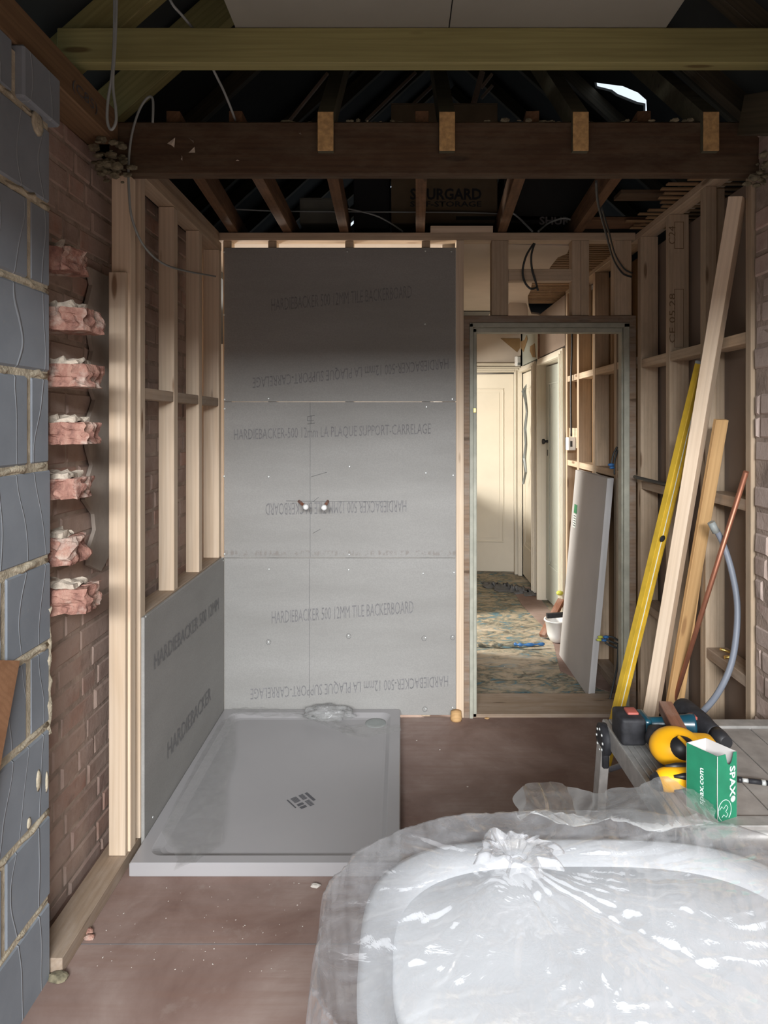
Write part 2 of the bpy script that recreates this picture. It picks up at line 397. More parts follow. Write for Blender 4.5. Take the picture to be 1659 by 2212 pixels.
M['greenlab'] = plain('green_label', (0.03, 0.22, 0.09), 0.6)
M['brass'] = plain('brass', (0.75, 0.52, 0.16), 0.3, 0.9)
M['torn'] = plain('bare_brown_plaster', (0.28, 0.18, 0.085), 0.9, var=0.12, scale=14)
M['chip'] = plain('plaster_crumb', (0.52, 0.48, 0.43), 0.9)
M['greyfab'] = plain('grey_dust_sheet', (0.12, 0.12, 0.12), 0.8, var=0.3)
M['cobweb'] = plain('dirty_debris', (0.16, 0.14, 0.09), 0.95, var=0.5, scale=60)
def film_mat(name, opac, tint=(0.86, 0.87, 0.88), gloss=0.35):
    m, nt, b = new_mat(name); nt.nodes.remove(b)
    out = nt.nodes['Material Output']
    tr = N(nt, 'ShaderNodeBsdfTransparent'); tr.inputs[0].default_value = (0.97, 0.97, 0.97, 1)
    df = N(nt, 'ShaderNodeBsdfDiffuse'); df.inputs[0].default_value = (*tint, 1)
    tl = N(nt, 'ShaderNodeBsdfTranslucent'); tl.inputs[0].default_value = (*tint, 1)
    gl = N(nt, 'ShaderNodeBsdfGlossy'); gl.inputs['Roughness'].default_value = 0.16
    v = coords(nt, (1, 1, 1), False)
    bm_ = N(nt, 'ShaderNodeBump'); bm_.inputs['Strength'].default_value = 0.35; bm_.inputs['Distance'].default_value = 0.006
    nz = tex(nt, v, 14, 4, 0.6, 1.2); nt.links.new(nz, bm_.inputs['Height'])
    nt.links.new(bm_.outputs[0], gl.inputs['Normal']); nt.links.new(bm_.outputs[0], df.inputs['Normal'])
    a = N(nt, 'ShaderNodeMixShader'); a.inputs[0].default_value = 0.45
    nt.links.new(df.outputs[0], a.inputs[1]); nt.links.new(tl.outputs[0], a.inputs[2])
    r = ramp(nt, nz, [(0.3, max(opac-0.12, 0.0)), (0.7, opac+0.14)])
    c = N(nt, 'ShaderNodeMixShader'); nt.links.new(r.outputs[0], c.inputs[0])
    nt.links.new(tr.outputs[0], c.inputs[1]); nt.links.new(a.outputs[0], c.inputs[2])
    lw = N(nt, 'ShaderNodeFresnel'); lw.inputs['IOR'].default_value = 1.5
    nt.links.new(bm_.outputs[0], lw.inputs['Normal'])
    g = N(nt, 'ShaderNodeMath', operation='MULTIPLY'); g.inputs[1].default_value = gloss * 1.1; g.use_clamp = True
    nt.links.new(lw.outputs[0], g.inputs[0])
    d = N(nt, 'ShaderNodeMixShader'); nt.links.new(g.outputs[0], d.inputs[0])
    nt.links.new(c.outputs[0], d.inputs[1]); nt.links.new(gl.outputs[0], d.inputs[2])
    nt.links.new(d.outputs[0], out.inputs['Surface'])
    return m
M['film'] = film_mat('milky_polythene', 0.24, (0.80, 0.81, 0.83), 0.32)
M['clear'] = film_mat('clear_polythene', 0.27, (0.75, 0.76, 0.75), 0.35)
M['clear2'] = film_mat('thin_clear_film', 0.10, (0.6, 0.61, 0.58), 0.12)

# ------------------------------------------------------------------ room shell
def slab(name, x0, x1, y0, y1, z0, z1, mat):
    bm = bmesh.new(); abox(bm, x0, x1, y0, y1, z0, z1)
    return tag(link(name, bm, mat), kind='structure')
slab('floor', -1.3, 1.5, -0.62, 3.46, -0.03, 0.0, M['floor'])
slab('floor_hall', 0.28, 2.4, 3.46, 6.8, -0.03, -0.004, M['carpet'])
slab('floor_side_room', -2.2, 0.28, 3.6, 7.2, -0.03, -0.004, M['floor'])
slab('trim_floor_joint', -0.92, 0.9, 1.918, 1.921, -0.002, 0.0004, M['pencil'])
slab('wall_sky_blocker', -5, 5, -4.2, -4.1, -0.03, 2.42, M['gyp'])  # unseen wall added to block the low sky and sharpen the light falloff
slab('ground', -6, 6, -9, -0.62, -0.12, -0.03, M['floor'])
# front wall behind the camera, with its wide opening
def ring_wall(name, outer, hole, y, th, mat):
    bm = bmesh.new()
    for q in (0, th):
        pts = [Vector((x, y+q, z)) for x, z in outer]; hp = [Vector((x, y+q, z)) for x, z in hole]
        allp = pts + hp; vs = [bm.verts.new(p) for p in allp]
        for t in tessellate_polygon([pts, hp]):
            try: bm.faces.new([vs[i] for i in t])
            except ValueError: pass
    return tag(link(name, bm, mat), kind='structure')
ring_wall('wall_front', [(-1.4, 0), (1.5, 0), (1.5, 2.5), (0.05, 3.8), (-1.4, 2.5)],
          [(-0.95, 0.02), (-0.95, 2.20), (1.15, 2.20), (1.15, 0.02)], -0.55, 0.1, M['gyp'])

# --- roof over the new room and over the old loft
def quad(name, pts, mat, th=0.02):
    bm = bmesh.new(); p = [Vector(q) for q in pts]; n = (p[1]-p[0]).cross(p[2]-p[0]).normalized()
    if n.z < 0: n = -n
    prism(bm, p, n*th); return tag(link(name, bm, mat), kind='structure')
quad('ceiling_roof_left', [(-1.32, -0.6, 2.52), (0.05, -0.6, 3.72), (0.05, 2.45, 3.72), (-1.32, 2.45, 2.52)], M['memb'])
quad('ceiling_roof_right', [(0.05, -0.6, 3.72), (1.45, -0.6, 2.50), (1.45, 2.45, 2.50), (0.05, 2.45, 3.72)], M['memb'])
EZ, RX, RZ, SL = 2.5, 0.4, 4.9, 0.923
quad('ceiling_loft_left', [(-2.2, 2.45, EZ), (RX, 2.45, RZ), (RX, 8.2, RZ), (-2.2, 8.2, EZ)], M['felt'])
def loft_right(px, py):
    a = (px-VX)/F; b = (VY-py)/F
    Y = (RZ + SL*RX - EYE) / (b + SL*a); return Vector((a*Y, Y, EYE + b*Y))
hole = [loft_right(*q) for q in ((1284, 178), (1312, 182), (1345, 186), (1378, 200), (1396, 216), (1398, 250), (1390, 262), (1390, 228), (1372, 224), (1330, 207), (1318, 198), (1286, 190))]
outer = [Vector((RX, 2.45, RZ)), Vector((3.0, 2.45, EZ)), Vector((3.0, 8.2, EZ)), Vector((RX, 8.2, RZ))]
bm = bmesh.new(); allp = outer + hole; vs = [bm.verts.new(p) for p in allp]
flat = [[Vector((p.x, p.y, 0)) for p in outer], [Vector((p.x, p.y, 0)) for p in hole]]
for t in tessellate_polygon(flat): bm.faces.new([vs[i] for i in t])
g = bmesh.ops.extrude_face_region(bm, geom=list(bm.faces))
bmesh.ops.translate(bm, vec=(0.014, 0, 0.014), verts=[v for v in g['geom'] if isinstance(v, bmesh.types.BMVert)])
tag(link('ceiling_loft_right', bm, M['felt']), kind='structure')
bm = bmesh.new(); prism(bm, [(-2.2, 8.2, 2.4), (3.0, 8.2, 2.4), (RX, 8.2, RZ)], (0, 0.1, 0))
tag(link('wall_loft_gable', bm, M['felt']), kind='structure')
ring_wall('wall_roof_leak_stop', [(-2.3, 2.40), (-2.3, 2.6), (RX, 5.0), (3.1, 2.6), (3.1, 2.40), (1.31, 2.40), (1.31, 2.62), (0.05, 3.70), (-1.2, 2.62), (-1.2, 2.40)], [(0.0, 4.2), (0.02, 4.2), (0.01, 4.22)], 2.45, 0.05, M['felt'])  # infill added to stop sky light leaking in between the two roofs
slab('ceiling_eaves_left', -2.2, -1.06, 2.5, 8.2, 2.36, 2.40, M['felt'])
slab('ceiling_eaves_right', 2.3, 3.1, 2.5, 8.2, 2.36, 2.40, M['felt'])
slab('ceiling_side_room', -2.3, 0.30, 3.48, 7.3, 2.44, 2.46, M['plaster'])

# --- masonry
def brickwork(name, x, nrm, y0, y1, z0, z1, mats, hgt=0.075, lng=0.225, prot=0.02, th=0.10, seed=1, jit=0.006, dropz=None):
    """wall of real bricks; outer face near x, facing nrm (+1/-1) along X"""
    rnd = random.Random(seed); bm = bmesh.new(); lay = bm.loops.layers.float_color.new('bcol')
    abox(bm, min(x - nrm*0.006, x - nrm*th), max(x - nrm*0.006, x - nrm*th), y0, y1, z0, z1, mi=1)
    z = z0; row = 0
    pal = [(0.30, 0.125, 0.09), (0.36, 0.15, 0.10), (0.25, 0.12, 0.10), (0.21, 0.125, 0.115), (0.33, 0.18, 0.13), (0.40, 0.14, 0.085), (0.27, 0.17, 0.13)]
    while z < z1 - 0.02:
        head = (row % 2 == 1); L = lng/2 if head and rnd.random() < 0.5 else lng
        y = y0 - (rnd.random()*0.1 + (0.11 if row % 2 else 0))
        while y < y1:
            ln = L if rnd.random() < 0.75 else lng/2
            a, b = max(y+0.006, y0), min(y+ln-0.006, y1)
            if b - a > 0.02:
                zt = min(z+hgt-0.011+rnd.uniform(-.002, .002), z1); p = rnd.uniform(-prot, prot*0.35)*0.5
                j = lambda: rnd.uniform(-jit, jit)*0.5
                xf = x + nrm*p; xb = x - nrm*0.02; c = 0.006
                B = [bm.verts.new((xb, yy, zz)) for yy, zz in ((a, z), (b, z), (b, zt), (a, zt))]
                Mv = [bm.verts.new((xf - nrm*0.006, yy+j(), zz+j()*0.6)) for yy, zz in ((a, z), (b, z), (b, zt), (a, zt))]
                Fv = [bm.verts.new((xf + j()*0.5, yy, zz)) for yy, zz in ((a+c, z+c), (b-c, z+c), (b-c, zt-c), (a+c, zt-c))]
                col = rnd.choice(pal); k = rnd.uniform(0.7, 1.25); col = tuple(q*k for q in col)
                fs = [bm.faces.new(Fv)]
                for i in range(4):
                    k2 = (i+1) % 4
                    fs.append(bm.faces.new((Mv[i], Mv[k2], Fv[k2], Fv[i]))); fs.append(bm.faces.new((B[i], B[k2], Mv[k2], Mv[i])))
                for f in fs:
                    for lp in f.loops: lp[lay] = (*col, 1)
            y += ln
        z += hgt; row += 1
    bmesh.ops.recalc_face_normals(bm, faces=list(bm.faces))
    return tag(link(name, bm, mats), kind='structure')
brickwork('wall_left', -1.05, 1, 1.80, 3.55, -0.03, 2.44, [M['brick'], M['mortar']], hgt=0.078, seed=3, prot=0.009)
brickwork('wall_right', 1.205, -1, -0.5, 2.268, -0.03, 2.50, [M['brickr'], M['mortar']], hgt=0.078, seed=5, prot=0.016)

# plaster still clinging to the brick behind the end post
bm = bmesh.new(); rnd = random.Random(4); pts = []
ring_ = [(2.50, 1.98), (2.43, 1.72), (2.17, 1.86)] 
top = [(2.22 + 0.03*math.sin(i*1.7) + rnd.uniform(-.02, .02), 2.02 - i*0.055) for i in range(19)]
pts = [Vector((-1.046, a, b)) for a, b in [(2.52, 2.02)] + top + [(2.30, 0.99), (2.38, 1.04), (2.52, 0.97)]]
prism(bm, pts, (0.013, 0, 0)); tag(link('trim_plaster_patch', bm, M['render']), kind='structure')

# grey blocks of the new inner leaf, near left
def block_wall():
    bm = bmesh.new(); xf = -0.95
    zs = [-0.02, 0.215, 0.45, 0.685, 0.905, 1.135, 1.385, 1.63, 1.86, 2.085, 2.30, 2.45]
    abox(bm, -1.30, xf-0.0035, -0.5, 1.800, -0.02, 2.42, mi=1)
    rnd = random.Random(11)
    for i in range(len(zs)-1):
        z0, z1 = zs[i]+0.009, zs[i+1]-0.009
        first = 1.705 if i in (6, 8, 3) else (1.595 if i in (4, 1) else 1.36)
        if i == 5: first = 1.38
        if i == 7: first = 1.36
        if i == 10: first = 1.64
        cuts = [1.806]; y = first
        while y > -0.5: cuts.append(y); y -= 0.45
        cuts.append(-0.5)
        for a, b in zip(cuts, cuts[1:]):
            x1 = xf + rnd.uniform(-.0012, .003) + (0.018 if i == 10 and a > 1.7 else 0)
            e = 0.0 if a == 1.806 else 0.008
            abox(bm, -1.04, x1, b+0.008, a-e + (0.02 if i == 10 and a > 1.7 else rnd.uniform(-.004, .006) if a == 1.806 else 0), z0, z1, 0.006)
    # squeezed-out mortar on the bed joints
    for i in range(1, len(zs)-1):
        y = 1.80; a = []
        while y > 0.9:
            a.append(Vector((xf-0.009+rnd.uniform(-.004, .006), y, zs[i]+rnd.uniform(-.006, .006)))); y -= 0.025
        tube_bm(bm, a, [0.006+rnd.uniform(0, .005) for _ in a], 6, 1)
    for z in range(60):
        pass
    a = [Vector((xf-0.012, 1.808+rnd.uniform(-.004, .006), 0.66+0.02*k)) for k in range(18)]
    tube_bm(bm, a, [0.011+rnd.uniform(0, .007) for _ in a], 6, 1)
    for (px, py, s) in ((22, 1570+0, .0), ):
        pass
    for (yy, zz, ra, rb) in ((1.745, .565, .012, .03), (1.785, .54, .007, .03), (1.70, .48, .010, .016), (1.74, 2.285, .03, .035)):
        lathe(bm, [(0.001, .004), (ra*.6, .003), (ra, 0.0)], 10, Matrix.Translation((xf+0.002, yy, zz)) @ Matrix.Diagonal((1, 1, rb/ra, 1)) @ Matrix.Rotation(R(90), 4, 'Y'), 1)
    return tag(link('wall_left_block_leaf', bm, [M['block'], M['blockm']]), kind='structure')
block_wall()

# --- back partition shell and hall shell
slab('wall_hall_right_backing', 1.30, 1.312, 2.30, 4.84, 0, 2.40, M['pboard'])
slab('wall_hall_right_far', 1.2, 1.30, 5.74, 5.84, 0, 2.44, M['plaster'])
slab('wall_hall_right_head', 1.2, 1.30, 4.86, 5.74, 2.07, 2.44, M['pboard'])
slab('wall_hall_right_over', 1.2, 1.30, 5.84, 6.64, 2.07, 2.44, M['greyg'])
slab('wall_hall_end', 0.28, 1.32, 6.66, 6.76, 2.05, 2.44, M['plaster'])
slab('wall_hall_right_corner', 1.2, 1.30, 6.56, 6.66, 0, 2.44, M['cream'])
slab('wall_leak_stop_right', 1.9, 1.95, 2.2, 4.84, 0, 2.6, M['pboard'])  # added to close the sky leak above the right wall
slab('wall_leak_stop_return', 1.31, 1.95, 2.2, 2.25, 0, 2.6, M['pboard'])  # near end of the added sky stop
slab('wall_hall_end_pier', 1.16, 1.32, 6.66, 6.76, 0, 2.05, M['plaster'])
slab('wall_hall_end_side', 0.2, 0.40, 6.66, 6.76, 0, 2.05, M['plaster'])
# unseen left side of the hall; openings and sill shaped to direct its light
bm = bmesh.new()
for (a, b, c, d) in ((3.50, 4.42, 0, 2.44), (4.42, 5.2, 2.0, 2.44), (5.2, 5.62, 0, 2.44), (5.62, 6.4, 0, 0.98), (5.62, 6.4, 2.0, 2.44), (6.4, 6.76, 0, 2.44)):
    abox(bm, 0.22, 0.30, a, b, c, d)
tag(link('wall_hall_left', bm, M['plaster']), kind='structure')
slab('wall_side_room', -2.3, -2.2, 3.5, 7.3, 0, 2.44, M['plaster'])
slab('wall_side_room_near', -2.3, -1.0, 3.50, 3.56, 0, 2.44, M['plaster'])
slab('wall_side_room_far', -2.3, 0.25, 7.2, 7.3, 0, 2.44, M['plaster'])
slab('wall_far_room', 0.2, 1.4, 7.6, 7.7, 0, 2.44, M['plaster'])
slab('floor_far_room', 0.2, 1.4, 6.8, 7.6, -0.03, -0.004, M['floor'])
slab('wall_bedroom', 2.4, 2.45, 4.4, 7.2, 0, 2.44, M['greyg'])
slab('ceiling_bedroom', 1.30, 2.45, 4.4, 7.2, 2.44, 2.46, M['plaster'])
slab('wall_bedroom_near', 1.30, 2.45, 4.78, 4.84, 0, 2.44, M['greyg'])
slab('wall_bedroom_far', 1.30, 2.45, 6.9, 7.0, 0, 2.44, M['greyg'])
# plaster ceiling of the hall with its torn edge
edge = [PZ(px, py, 2.44) for px, py in ((1232, 531), (1225, 548), (1205, 556), (1190, 575), (1186, 582), (1165, 592), (1160, 600), (1150, 606), (1146, 628), (1140, 640), (1142, 662))]
poly = [Vector((0.30, 3.475, 2.44))] + [Vector((1.0, 3.475, 2.44)) if False else edge[0]] + edge[1:] + [Vector((1.12, 5.7, 2.44)), Vector((1.2, 5.75, 2.44)), Vector((1.2, 6.66, 2.44)), Vector((0.30, 6.66, 2.44))]
bm = bmesh.new(); vs = [bm.verts.new(p) for p in poly]; v2 = [bm.verts.new(p + Vector((0, 0, 0.015))) for p in poly]
for t in tessellate_polygon([poly]): bm.faces.new([vs[i] for i in t]); bm.faces.new([v2[i] for i in t])
for i in range(len(poly)):
    k = (i+1) % len(poly); bm.faces.new((vs[i], vs[k], v2[k], v2[i]))
tag(link('ceiling_hall', bm, M['plaster']), kind='structure')
slab('ceiling_hall_void', 0.30, 1.9, 3.6, 6.8, 2.60, 2.62, M['felt'])

# ------------------------------------------------------------------ timber: left stud wall
G = 'timbers of the left stud partition'
def T(*a, **k): return box('timber_stud', *a, cat='timber stud', **k)
T(-0.981, -0.917, 2.262, 2.307, 0.046, 2.342, M['pine'], label='full height pine end post of the left stud partition, standing under the dark beam', group=G)
box('timber_packer', -0.981, -0.925, 2.240, 2.261, 0.046, 2.01, M['pine'], label='pale pine facing strip fixed to the front of the left end post', cat='timber strip')
T(-0.975, -0.912, 2.335, 2.380, 0.046, 2.374, M['pine'], label='pine stud just behind the end post, at the front edge of the low grey board', group=G)
T(-0.975, -0.912, 2.684, 2.729, 0.826, 2.374, M['pine'], label='upright pine stud above the low board, first behind the end posts', group=G)
T(-0.972, -0.912, 3.017, 3.062, 0.826, 2.374, M['pine'], label='upright pine stud above the low board, middle of the left partition', group=G)
T(-0.990, -0.912, 3.345, 3.390, 0.826, 2.374, M['pine'], label='upright pine stud in the left corner against the grey board wall', group=G)
box('sill_rail', -0.990, -0.9125, 2.381, 3.395, 0.780, 0.825, M['sill'], label='dusty horizontal sill rail along the top of the low grey board wall', cat='timber rail')
for i, (a, b, l) in enumerate(((2.381, 2.683, 'nearest'), (2.730, 3.016, 'middle'), (3.063, 3.344, 'farthest'))):
    box('timber_noggin', -0.972, -0.914, a, b, 1.588, 1.628, M['sill'], label='%s short noggin between the left partition studs at mid height' % l, cat='timber noggin', group='noggins of the left partition')
box('top_rail', -0.981, -0.912, 2.308, 3.395, 2.376, 2.420, M['pine2'], label='horizontal top rail over the studs of the left partition', cat='timber rail')
box('ledger_batten', -0.995, -0.925, 2.308, 3.395, 2.422, 2.478, M['sill'], label='rough batten lying on the left top rail under the joists', cat='timber rail')
box('sole_plate', -1.012, -0.920, 1.812, 3.39, 0.0, 0.045, M['sill'], label='dusty timber sole plate on the floor along the left brick wall', cat='timber plate')

# ------------------------------------------------------------------ timber: right stud wall
def RS(y, th, lab, top=2.434, x1=1.287, mat='pine2', z0=0.046):
    return T(1.2, x1, y, y+th, z0, top, M[mat], label=lab, group='studs of the right hand wall')
RS(3.327, 0.043, 'sawn stud of the right wall standing in the corner next to the doorway')
sB = RS(2.972, 0.040, 'stamped sawn stud of the right wall behind the yellow level')
RS(2.620, 0.022, 'front half of the doubled stud of the right wall behind the leaning plank', x1=1.244)
T(1.2, 1.287, 2.643, 2.666, 0.046, 2.434, M['pine2'], label='rear half of the doubled stud of the right wall behind the leaning plank', group='studs of the right hand wall')
RS(2.281, 0.036, 'narrow edge stud of the right wall against the brick pier')
for y, lab in ((3.70, 'first sawn stud of the hall wall beyond the doorway'), (4.11, 'second sawn stud of the hall wall beyond the doorway'), (4.485, 'third sawn stud of the hall wall, left of the white socket box')):
    RS(y, 0.043, lab)
RS(4.84-0.045, 0.045, 'last stud of the hall wall, beside the grey green door')
for a, b, z, lab in ((3.013, 3.326, 1.80, 'upper noggin right of the doorway corner stud'), (2.667, 2.971, 1.80, 'upper noggin behind the top of the yellow level'), (2.318, 2.619, 1.80, 'upper noggin behind the long leaning plank'),
                     (3.013, 3.326, 1.195, 'mid noggin beside the doorway holding a black cable loop'), (2.318, 2.619, 1.215, 'mid noggin behind the top of the copper pipe'),
                     (3.013, 3.326, 0.60, 'low noggin carrying the roll of clear tape'), (2.318, 2.619, 0.60, 'low noggin behind the curved grey conduit')):
    box('timber_noggin', 1.203, 1.285, a, b, z-0.02, z+0.02, M['pine2'] if z > 1.7 else M['sill'], label=lab, cat='timber noggin', group='noggins of the right wall')
for a, b, lab in ((4.154, 4.484, 'left'), (3.744, 4.109, 'middle'), (3.371, 3.699, 'right')):
    box('timber_noggin', 1.203, 1.285, a, b, 1.80, 1.84, M['pine2'], label='upper hall noggin, %s of those seen through the doorway' % lab, cat='timber noggin', group='noggins of the hall wall')
    box('timber_noggin', 1.203, 1.285, a, b, 1.20, 1.24, M['pine2'], label='mid height hall noggin, %s of those seen through the doorway' % lab, cat='timber noggin', group='noggins of the hall wall')
box('timber_noggin', 1.203, 1.285, 4.529, 4.794, 1.80, 1.84, M['pine2'], label='upper hall noggin beside the grey green door frame', cat='timber noggin', group='noggins of the hall wall')
box('timber_noggin', 1.203, 1.285, 4.529, 4.794, 1.20, 1.24, M['pine2'], label='mid hall noggin beside the grey green door frame', cat='timber noggin', group='noggins of the hall wall')
box('timber_noggin', 1.215, 1.285, 4.529, 4.794, 1.33, 1.47, M['pine2'], label='wide noggin carrying the white socket box in the hall wall', cat='timber noggin')
box('wall_hall_boarding', 1.288, 1.299, 3.371, 4.794, 0.0, 2.40, M['lath'], kind='structure')
box('sole_plate', 1.2, 1.287, 2.281, 3.4, 0.0, 0.045, M['sill'], label='sole plate on the floor under the right stud wall', cat='timber plate')
box('sole_plate', 1.2, 1.287, 3.47, 4.84, 0.0, 0.045, M['sill'], label='sole plate on the floor under the hall stud wall', cat='timber plate')
box('top_rail', 1.2, 1.262, 2.281, 3.47, 2.435, 2.466, M['pine2'], label='horizontal top rail over the studs of the right wall', cat='timber rail')
box('top_rail', 1.2, 1.287, 3.475, 4.84, 2.435, 2.470, M['pine2'], label='top rail over the hall studs seen above the doorway', cat='timber rail')
box('timber_plate', 1.262, 1.330, 2.31, 3.47, 2.470, 2.512, M['pine2'], label='second plate lying behind the right top rail', cat='timber rail')

# stamps on sawn timber
text_mesh('CE 05.28', (1.225, 2.9715, 1.86), (0, 0, 1), (-1, 0, 0), 0.22, 0.026, M['inkd'], sB, lift=0.0012)
text_mesh('C24', (1.226, 2.9715, 2.30), (0, 0, 1), (-1, 0, 0), 0.08, 0.03, M['inkd'], sB, lift=0.0012)
bm = bmesh.new()
for (a, b, c, d) in ((1.222, 1.224, 2.28, 2.40), (1.262, 1.264, 2.28, 2.40), (1.222, 1.264, 2.28, 2.282), (1.222, 1.264, 2.398, 2.40), (1.222, 1.224, 1.84, 2.10), (1.262, 1.264, 1.84, 2.10), (1.222, 1.264, 1.84, 1.842), (1.222, 1.264, 2.098, 2.10)):
    abox(bm, a, b, 2.9705, 2.9718, c, d)
keep(link('stamp_outline', bm, M['inkd']), sB)

# ------------------------------------------------------------------ timber: back partition
YB = 3.412
plate = box('head_plate', -0.985, 1.2, YB-0.012, YB+0.063, 2.436, 2.475, M['pine2'], label='long pine head plate across the top of the back partition', cat='timber plate')
for px, lab in ((492, 'leftmost'), (589, 'second from left'), (755, 'third from left'), (920, 'fourth from left')):
    x = (px-VX)*3.42/F
    T(x-0.022, x+0.022, YB, YB+0.063, 0.0, 2.435, M['pine2'], label='%s stud stub showing above the grey boards of the back partition' % lab, group='studs behind the grey boards')
T(0.2845, 0.323, 3.395, 3.475, 0.0, 2.435, M['pine'], label='orange pine stud right of the grey boards beside the door frame')
box('door_jamb_timber', 0.3235, 0.352, 3.40, 3.475, 0.0, 2.05, M['jamb'], label='old brown timber packing between pine stud and door frame', cat='timber')
for a, b, mat, lab in ((0.466, 0.551, 'pine2', 'knotted short stud above the left half of the door frame'), (0.876, 0.920, 'pine2', 'left one of the paired short studs above the door frame'), (0.921, 0.963, 'pine2', 'right one of the paired short studs above the door frame'), (1.092, 1.180, 'pine2', 'wide short stud above the right corner of the door frame')):
    T(a, b, 3.40, 3.463, 2.052, 2.435, M[mat], label=lab)
box('timber_noggin', 0.552, 0.875, 3.40, 3.445, 2.228, 2.289, M['pine2'], label='horizontal noggin over the door frame under the hanging cable tails', cat='timber noggin')
box('timber_block', P(930, 0, 3.40).x, P(1065, 0, 3.40).x, 3.400, 3.44, 2.4755, 2.510, M['pine'], label='short pine block with a knot on the back head plate', cat='timber')
# door frame (structure) around the opening to the hall
fr = []
bm = bmesh.new()
xl, xr, zt = 0.352, 1.165, 1.985
for (x0, x1, z0, z1) in ((xl, xl+0.018, 0, zt+0.025), (xr-0.028, xr, 0, zt+0.025), (xl, xr, zt+0.005, zt+0.028)):
    abox(bm, x0, x1, 3.385, 3.475, z0, z1, 0.002)
for (x0, x1, z0, z1) in ((xl+0.018, xl+0.038, 0, zt), (xr-0.036, xr-0.028, 0, zt), (xl+0.018, xr-0.028, zt-0.020, zt+0.005)):
    abox(bm, x0, x1, 3.40, 3.455, z0, z1, 0.003)
tag(link('door_1', bm, M['palefr']), kind='structure')
bm = bmesh.new()
abox(bm, xl-0.028, xl, 3.392, 3.50, 0.0, 2.05, 0.002); abox(bm, xr, xr+0.034, 3.388, 3.50, 0, 2.05, 0.002)
abox(bm, xl-0.0275, xr+0.0335, 3.389, 3.50, zt+0.029, 2.050, 0.002)
tag(link('trim_1', bm, M['jamb']), kind='structure')
tag(box('latch_plate', xl+0.020, xl+0.034, 3.397, 3.402, 1.557, 1.578, M['brass']), 'small brass latch plate on the left door jamb', 'latch plate')
slab('trim_threshold', 0.33, 1.2, 3.40, 3.66, -0.002, 0.018, M['sill'])
bm = bmesh.new(); lathe(bm, [(0.001, 0), (0.028, 0), (0.03, 0.01), (0.026, 0.045), (0.001, 0.05)], 14, Matrix.Translation((0.282, 3.37, 0)))
tag(link('wooden_plug', bm, M['tan']), 'round tan wooden plug on the floor at the foot of the pine stud', 'plug')

# ------------------------------------------------------------------ tile backer boards
def board(name, x0, x1, z0, z1, lab, y=3.400, th=0.012):
    bm = bmesh.new(); abox(bm, x0, x1, y, y+th, z0, z1, 0.0012)
    return tag(link(name, bm, M['board']), lab, 'wall board', 'grey boards of the back wall')
xs0, xs1 = -0.900, 0.2835
zb = [0.012, 0.814, 1.611, 2.398]
B3 = board('tile_backer_board', xs0, xs1, zb[0], zb[1]-0.001, 'lowest grey tile backer board of the back wall, above the shower tray')
B2 = board('tile_backer_board', xs0, xs1, zb[1]+0.001, zb[2]-0.001, 'middle grey tile backer board with the two capped pipe stubs')
B1 = board('tile_backer_board', xs0, xs1, zb[2]+0.001, zb[3], 'topmost grey tile backer board of the back wall, in shade')
TA = 'HARDIEBACKER 500 12MM TILE BACKERBOARD'; TB = 'HARDIEBACKER-500 12mm LA PLAQUE SUPPORT-CARRELAGE'
def btext(b, s, xl, yl, xr, yr, hpx, flip):
    """centre line from (xl,yl) to (xr,yr) in frame pixels on the board face"""
    Y = 3.4; a = P(xl, yl, Y); c = P(xr, yr, Y); X = (c-a); W = X.length; X.normalize(); U = Vector((-X.z, 0, X.x)); h = hpx*Y/F
    if flip: X = -X; U = -U; a, c = c, a
    text_mesh(s, a - U*h/2, X, Vector((0, 0, 1)) if not flip else Vector((0, 0, -1)), W, h, M['ink'], b)
btext(B1, TA, 585, 659, 888, 630, 27, False); btext(B1, TB, 547, 825, 970, 783, 27, True)
btext(B2, TB, 505, 941, 930, 928, 27, False); btext(B2, TA, 574, 1100, 878, 1093, 26, True)
btext(B3, TA, 586, 1334, 892, 1311, 27, False); btext(B3, TB, 542, 1497, 969, 1469, 28, True)
def screws(b, pts, r=0.0052):
    for px, py in pts:
        q = P(px, py, 3.399)
        bm = bmesh.new(); lathe(bm, [(0.001, 0.0018), (r*0.55, 0.0022), (r, 0.0006), (r, -0.001)], 12, Matrix.Translation(q) @ Matrix.Rotation(R(90), 4, 'X'))
        keep(link('screw', bm, M['zinc']), b)
screws(B1, ((484, 544), (750, 543), (919, 542), (975, 543), (484, 680), (918, 700), (485, 863), (580, 861), (977, 862)))
screws(B2, ((485, 883), (921, 879), (755, 1008), (920, 1022), (979, 1027), (485, 1197), (484, 1029), (580, 1030), (754, 1198)))
screws(B3, ((581, 1230), (753, 1231), (914, 1239), (981, 1237), (580, 1387), (753, 1373), (919, 1378), (978, 1376), (920, 1532), (978, 1529)))
bm = bmesh.new(); x = P(670, 0, 3.4).x
abox(bm, x-0.0008, x+0.0008, 3.3985, 3.4005, zb[1]+0.004, zb[2]-0.004)
a = P(540, 1083, 3.4)
for (p, q) in (((618, 1082), (850, 1084)), ((672, 1030), (706, 1020)), ((676, 1084), (688, 1074)), ((676, 1152), (692, 1143)), ((672, 898), (672, 916)), ((664, 900), (680, 897)), ((664, 916), (680, 914)), ((665, 900), (664, 909)), ((664, 909), (678, 908))):
    u = P(*p, 3.399); v = P(*q, 3.399); tube_bm(bm, [u, v], 0.0009, 4)
keep(link('pencil_mark', bm, M['pencil']), B2)
bm = bmesh.new(); x = P(669, 0, 3.4).x
abox(bm, x-0.0008, x+0.0008, 3.3985, 3.4005, 0.10, zb[1]-0.004)
for cx, cy in ((580, 1387), (753, 1374), (916, 1379), (978, 1377), (918, 1532)):
    c = P(cx, cy, 3.399); tube_bm(bm, [c + Vector((math.cos(t)*0.012, 0, math.sin(t)*0.013)) for t in [i*0.6 for i in range(11)]], 0.0008, 4)
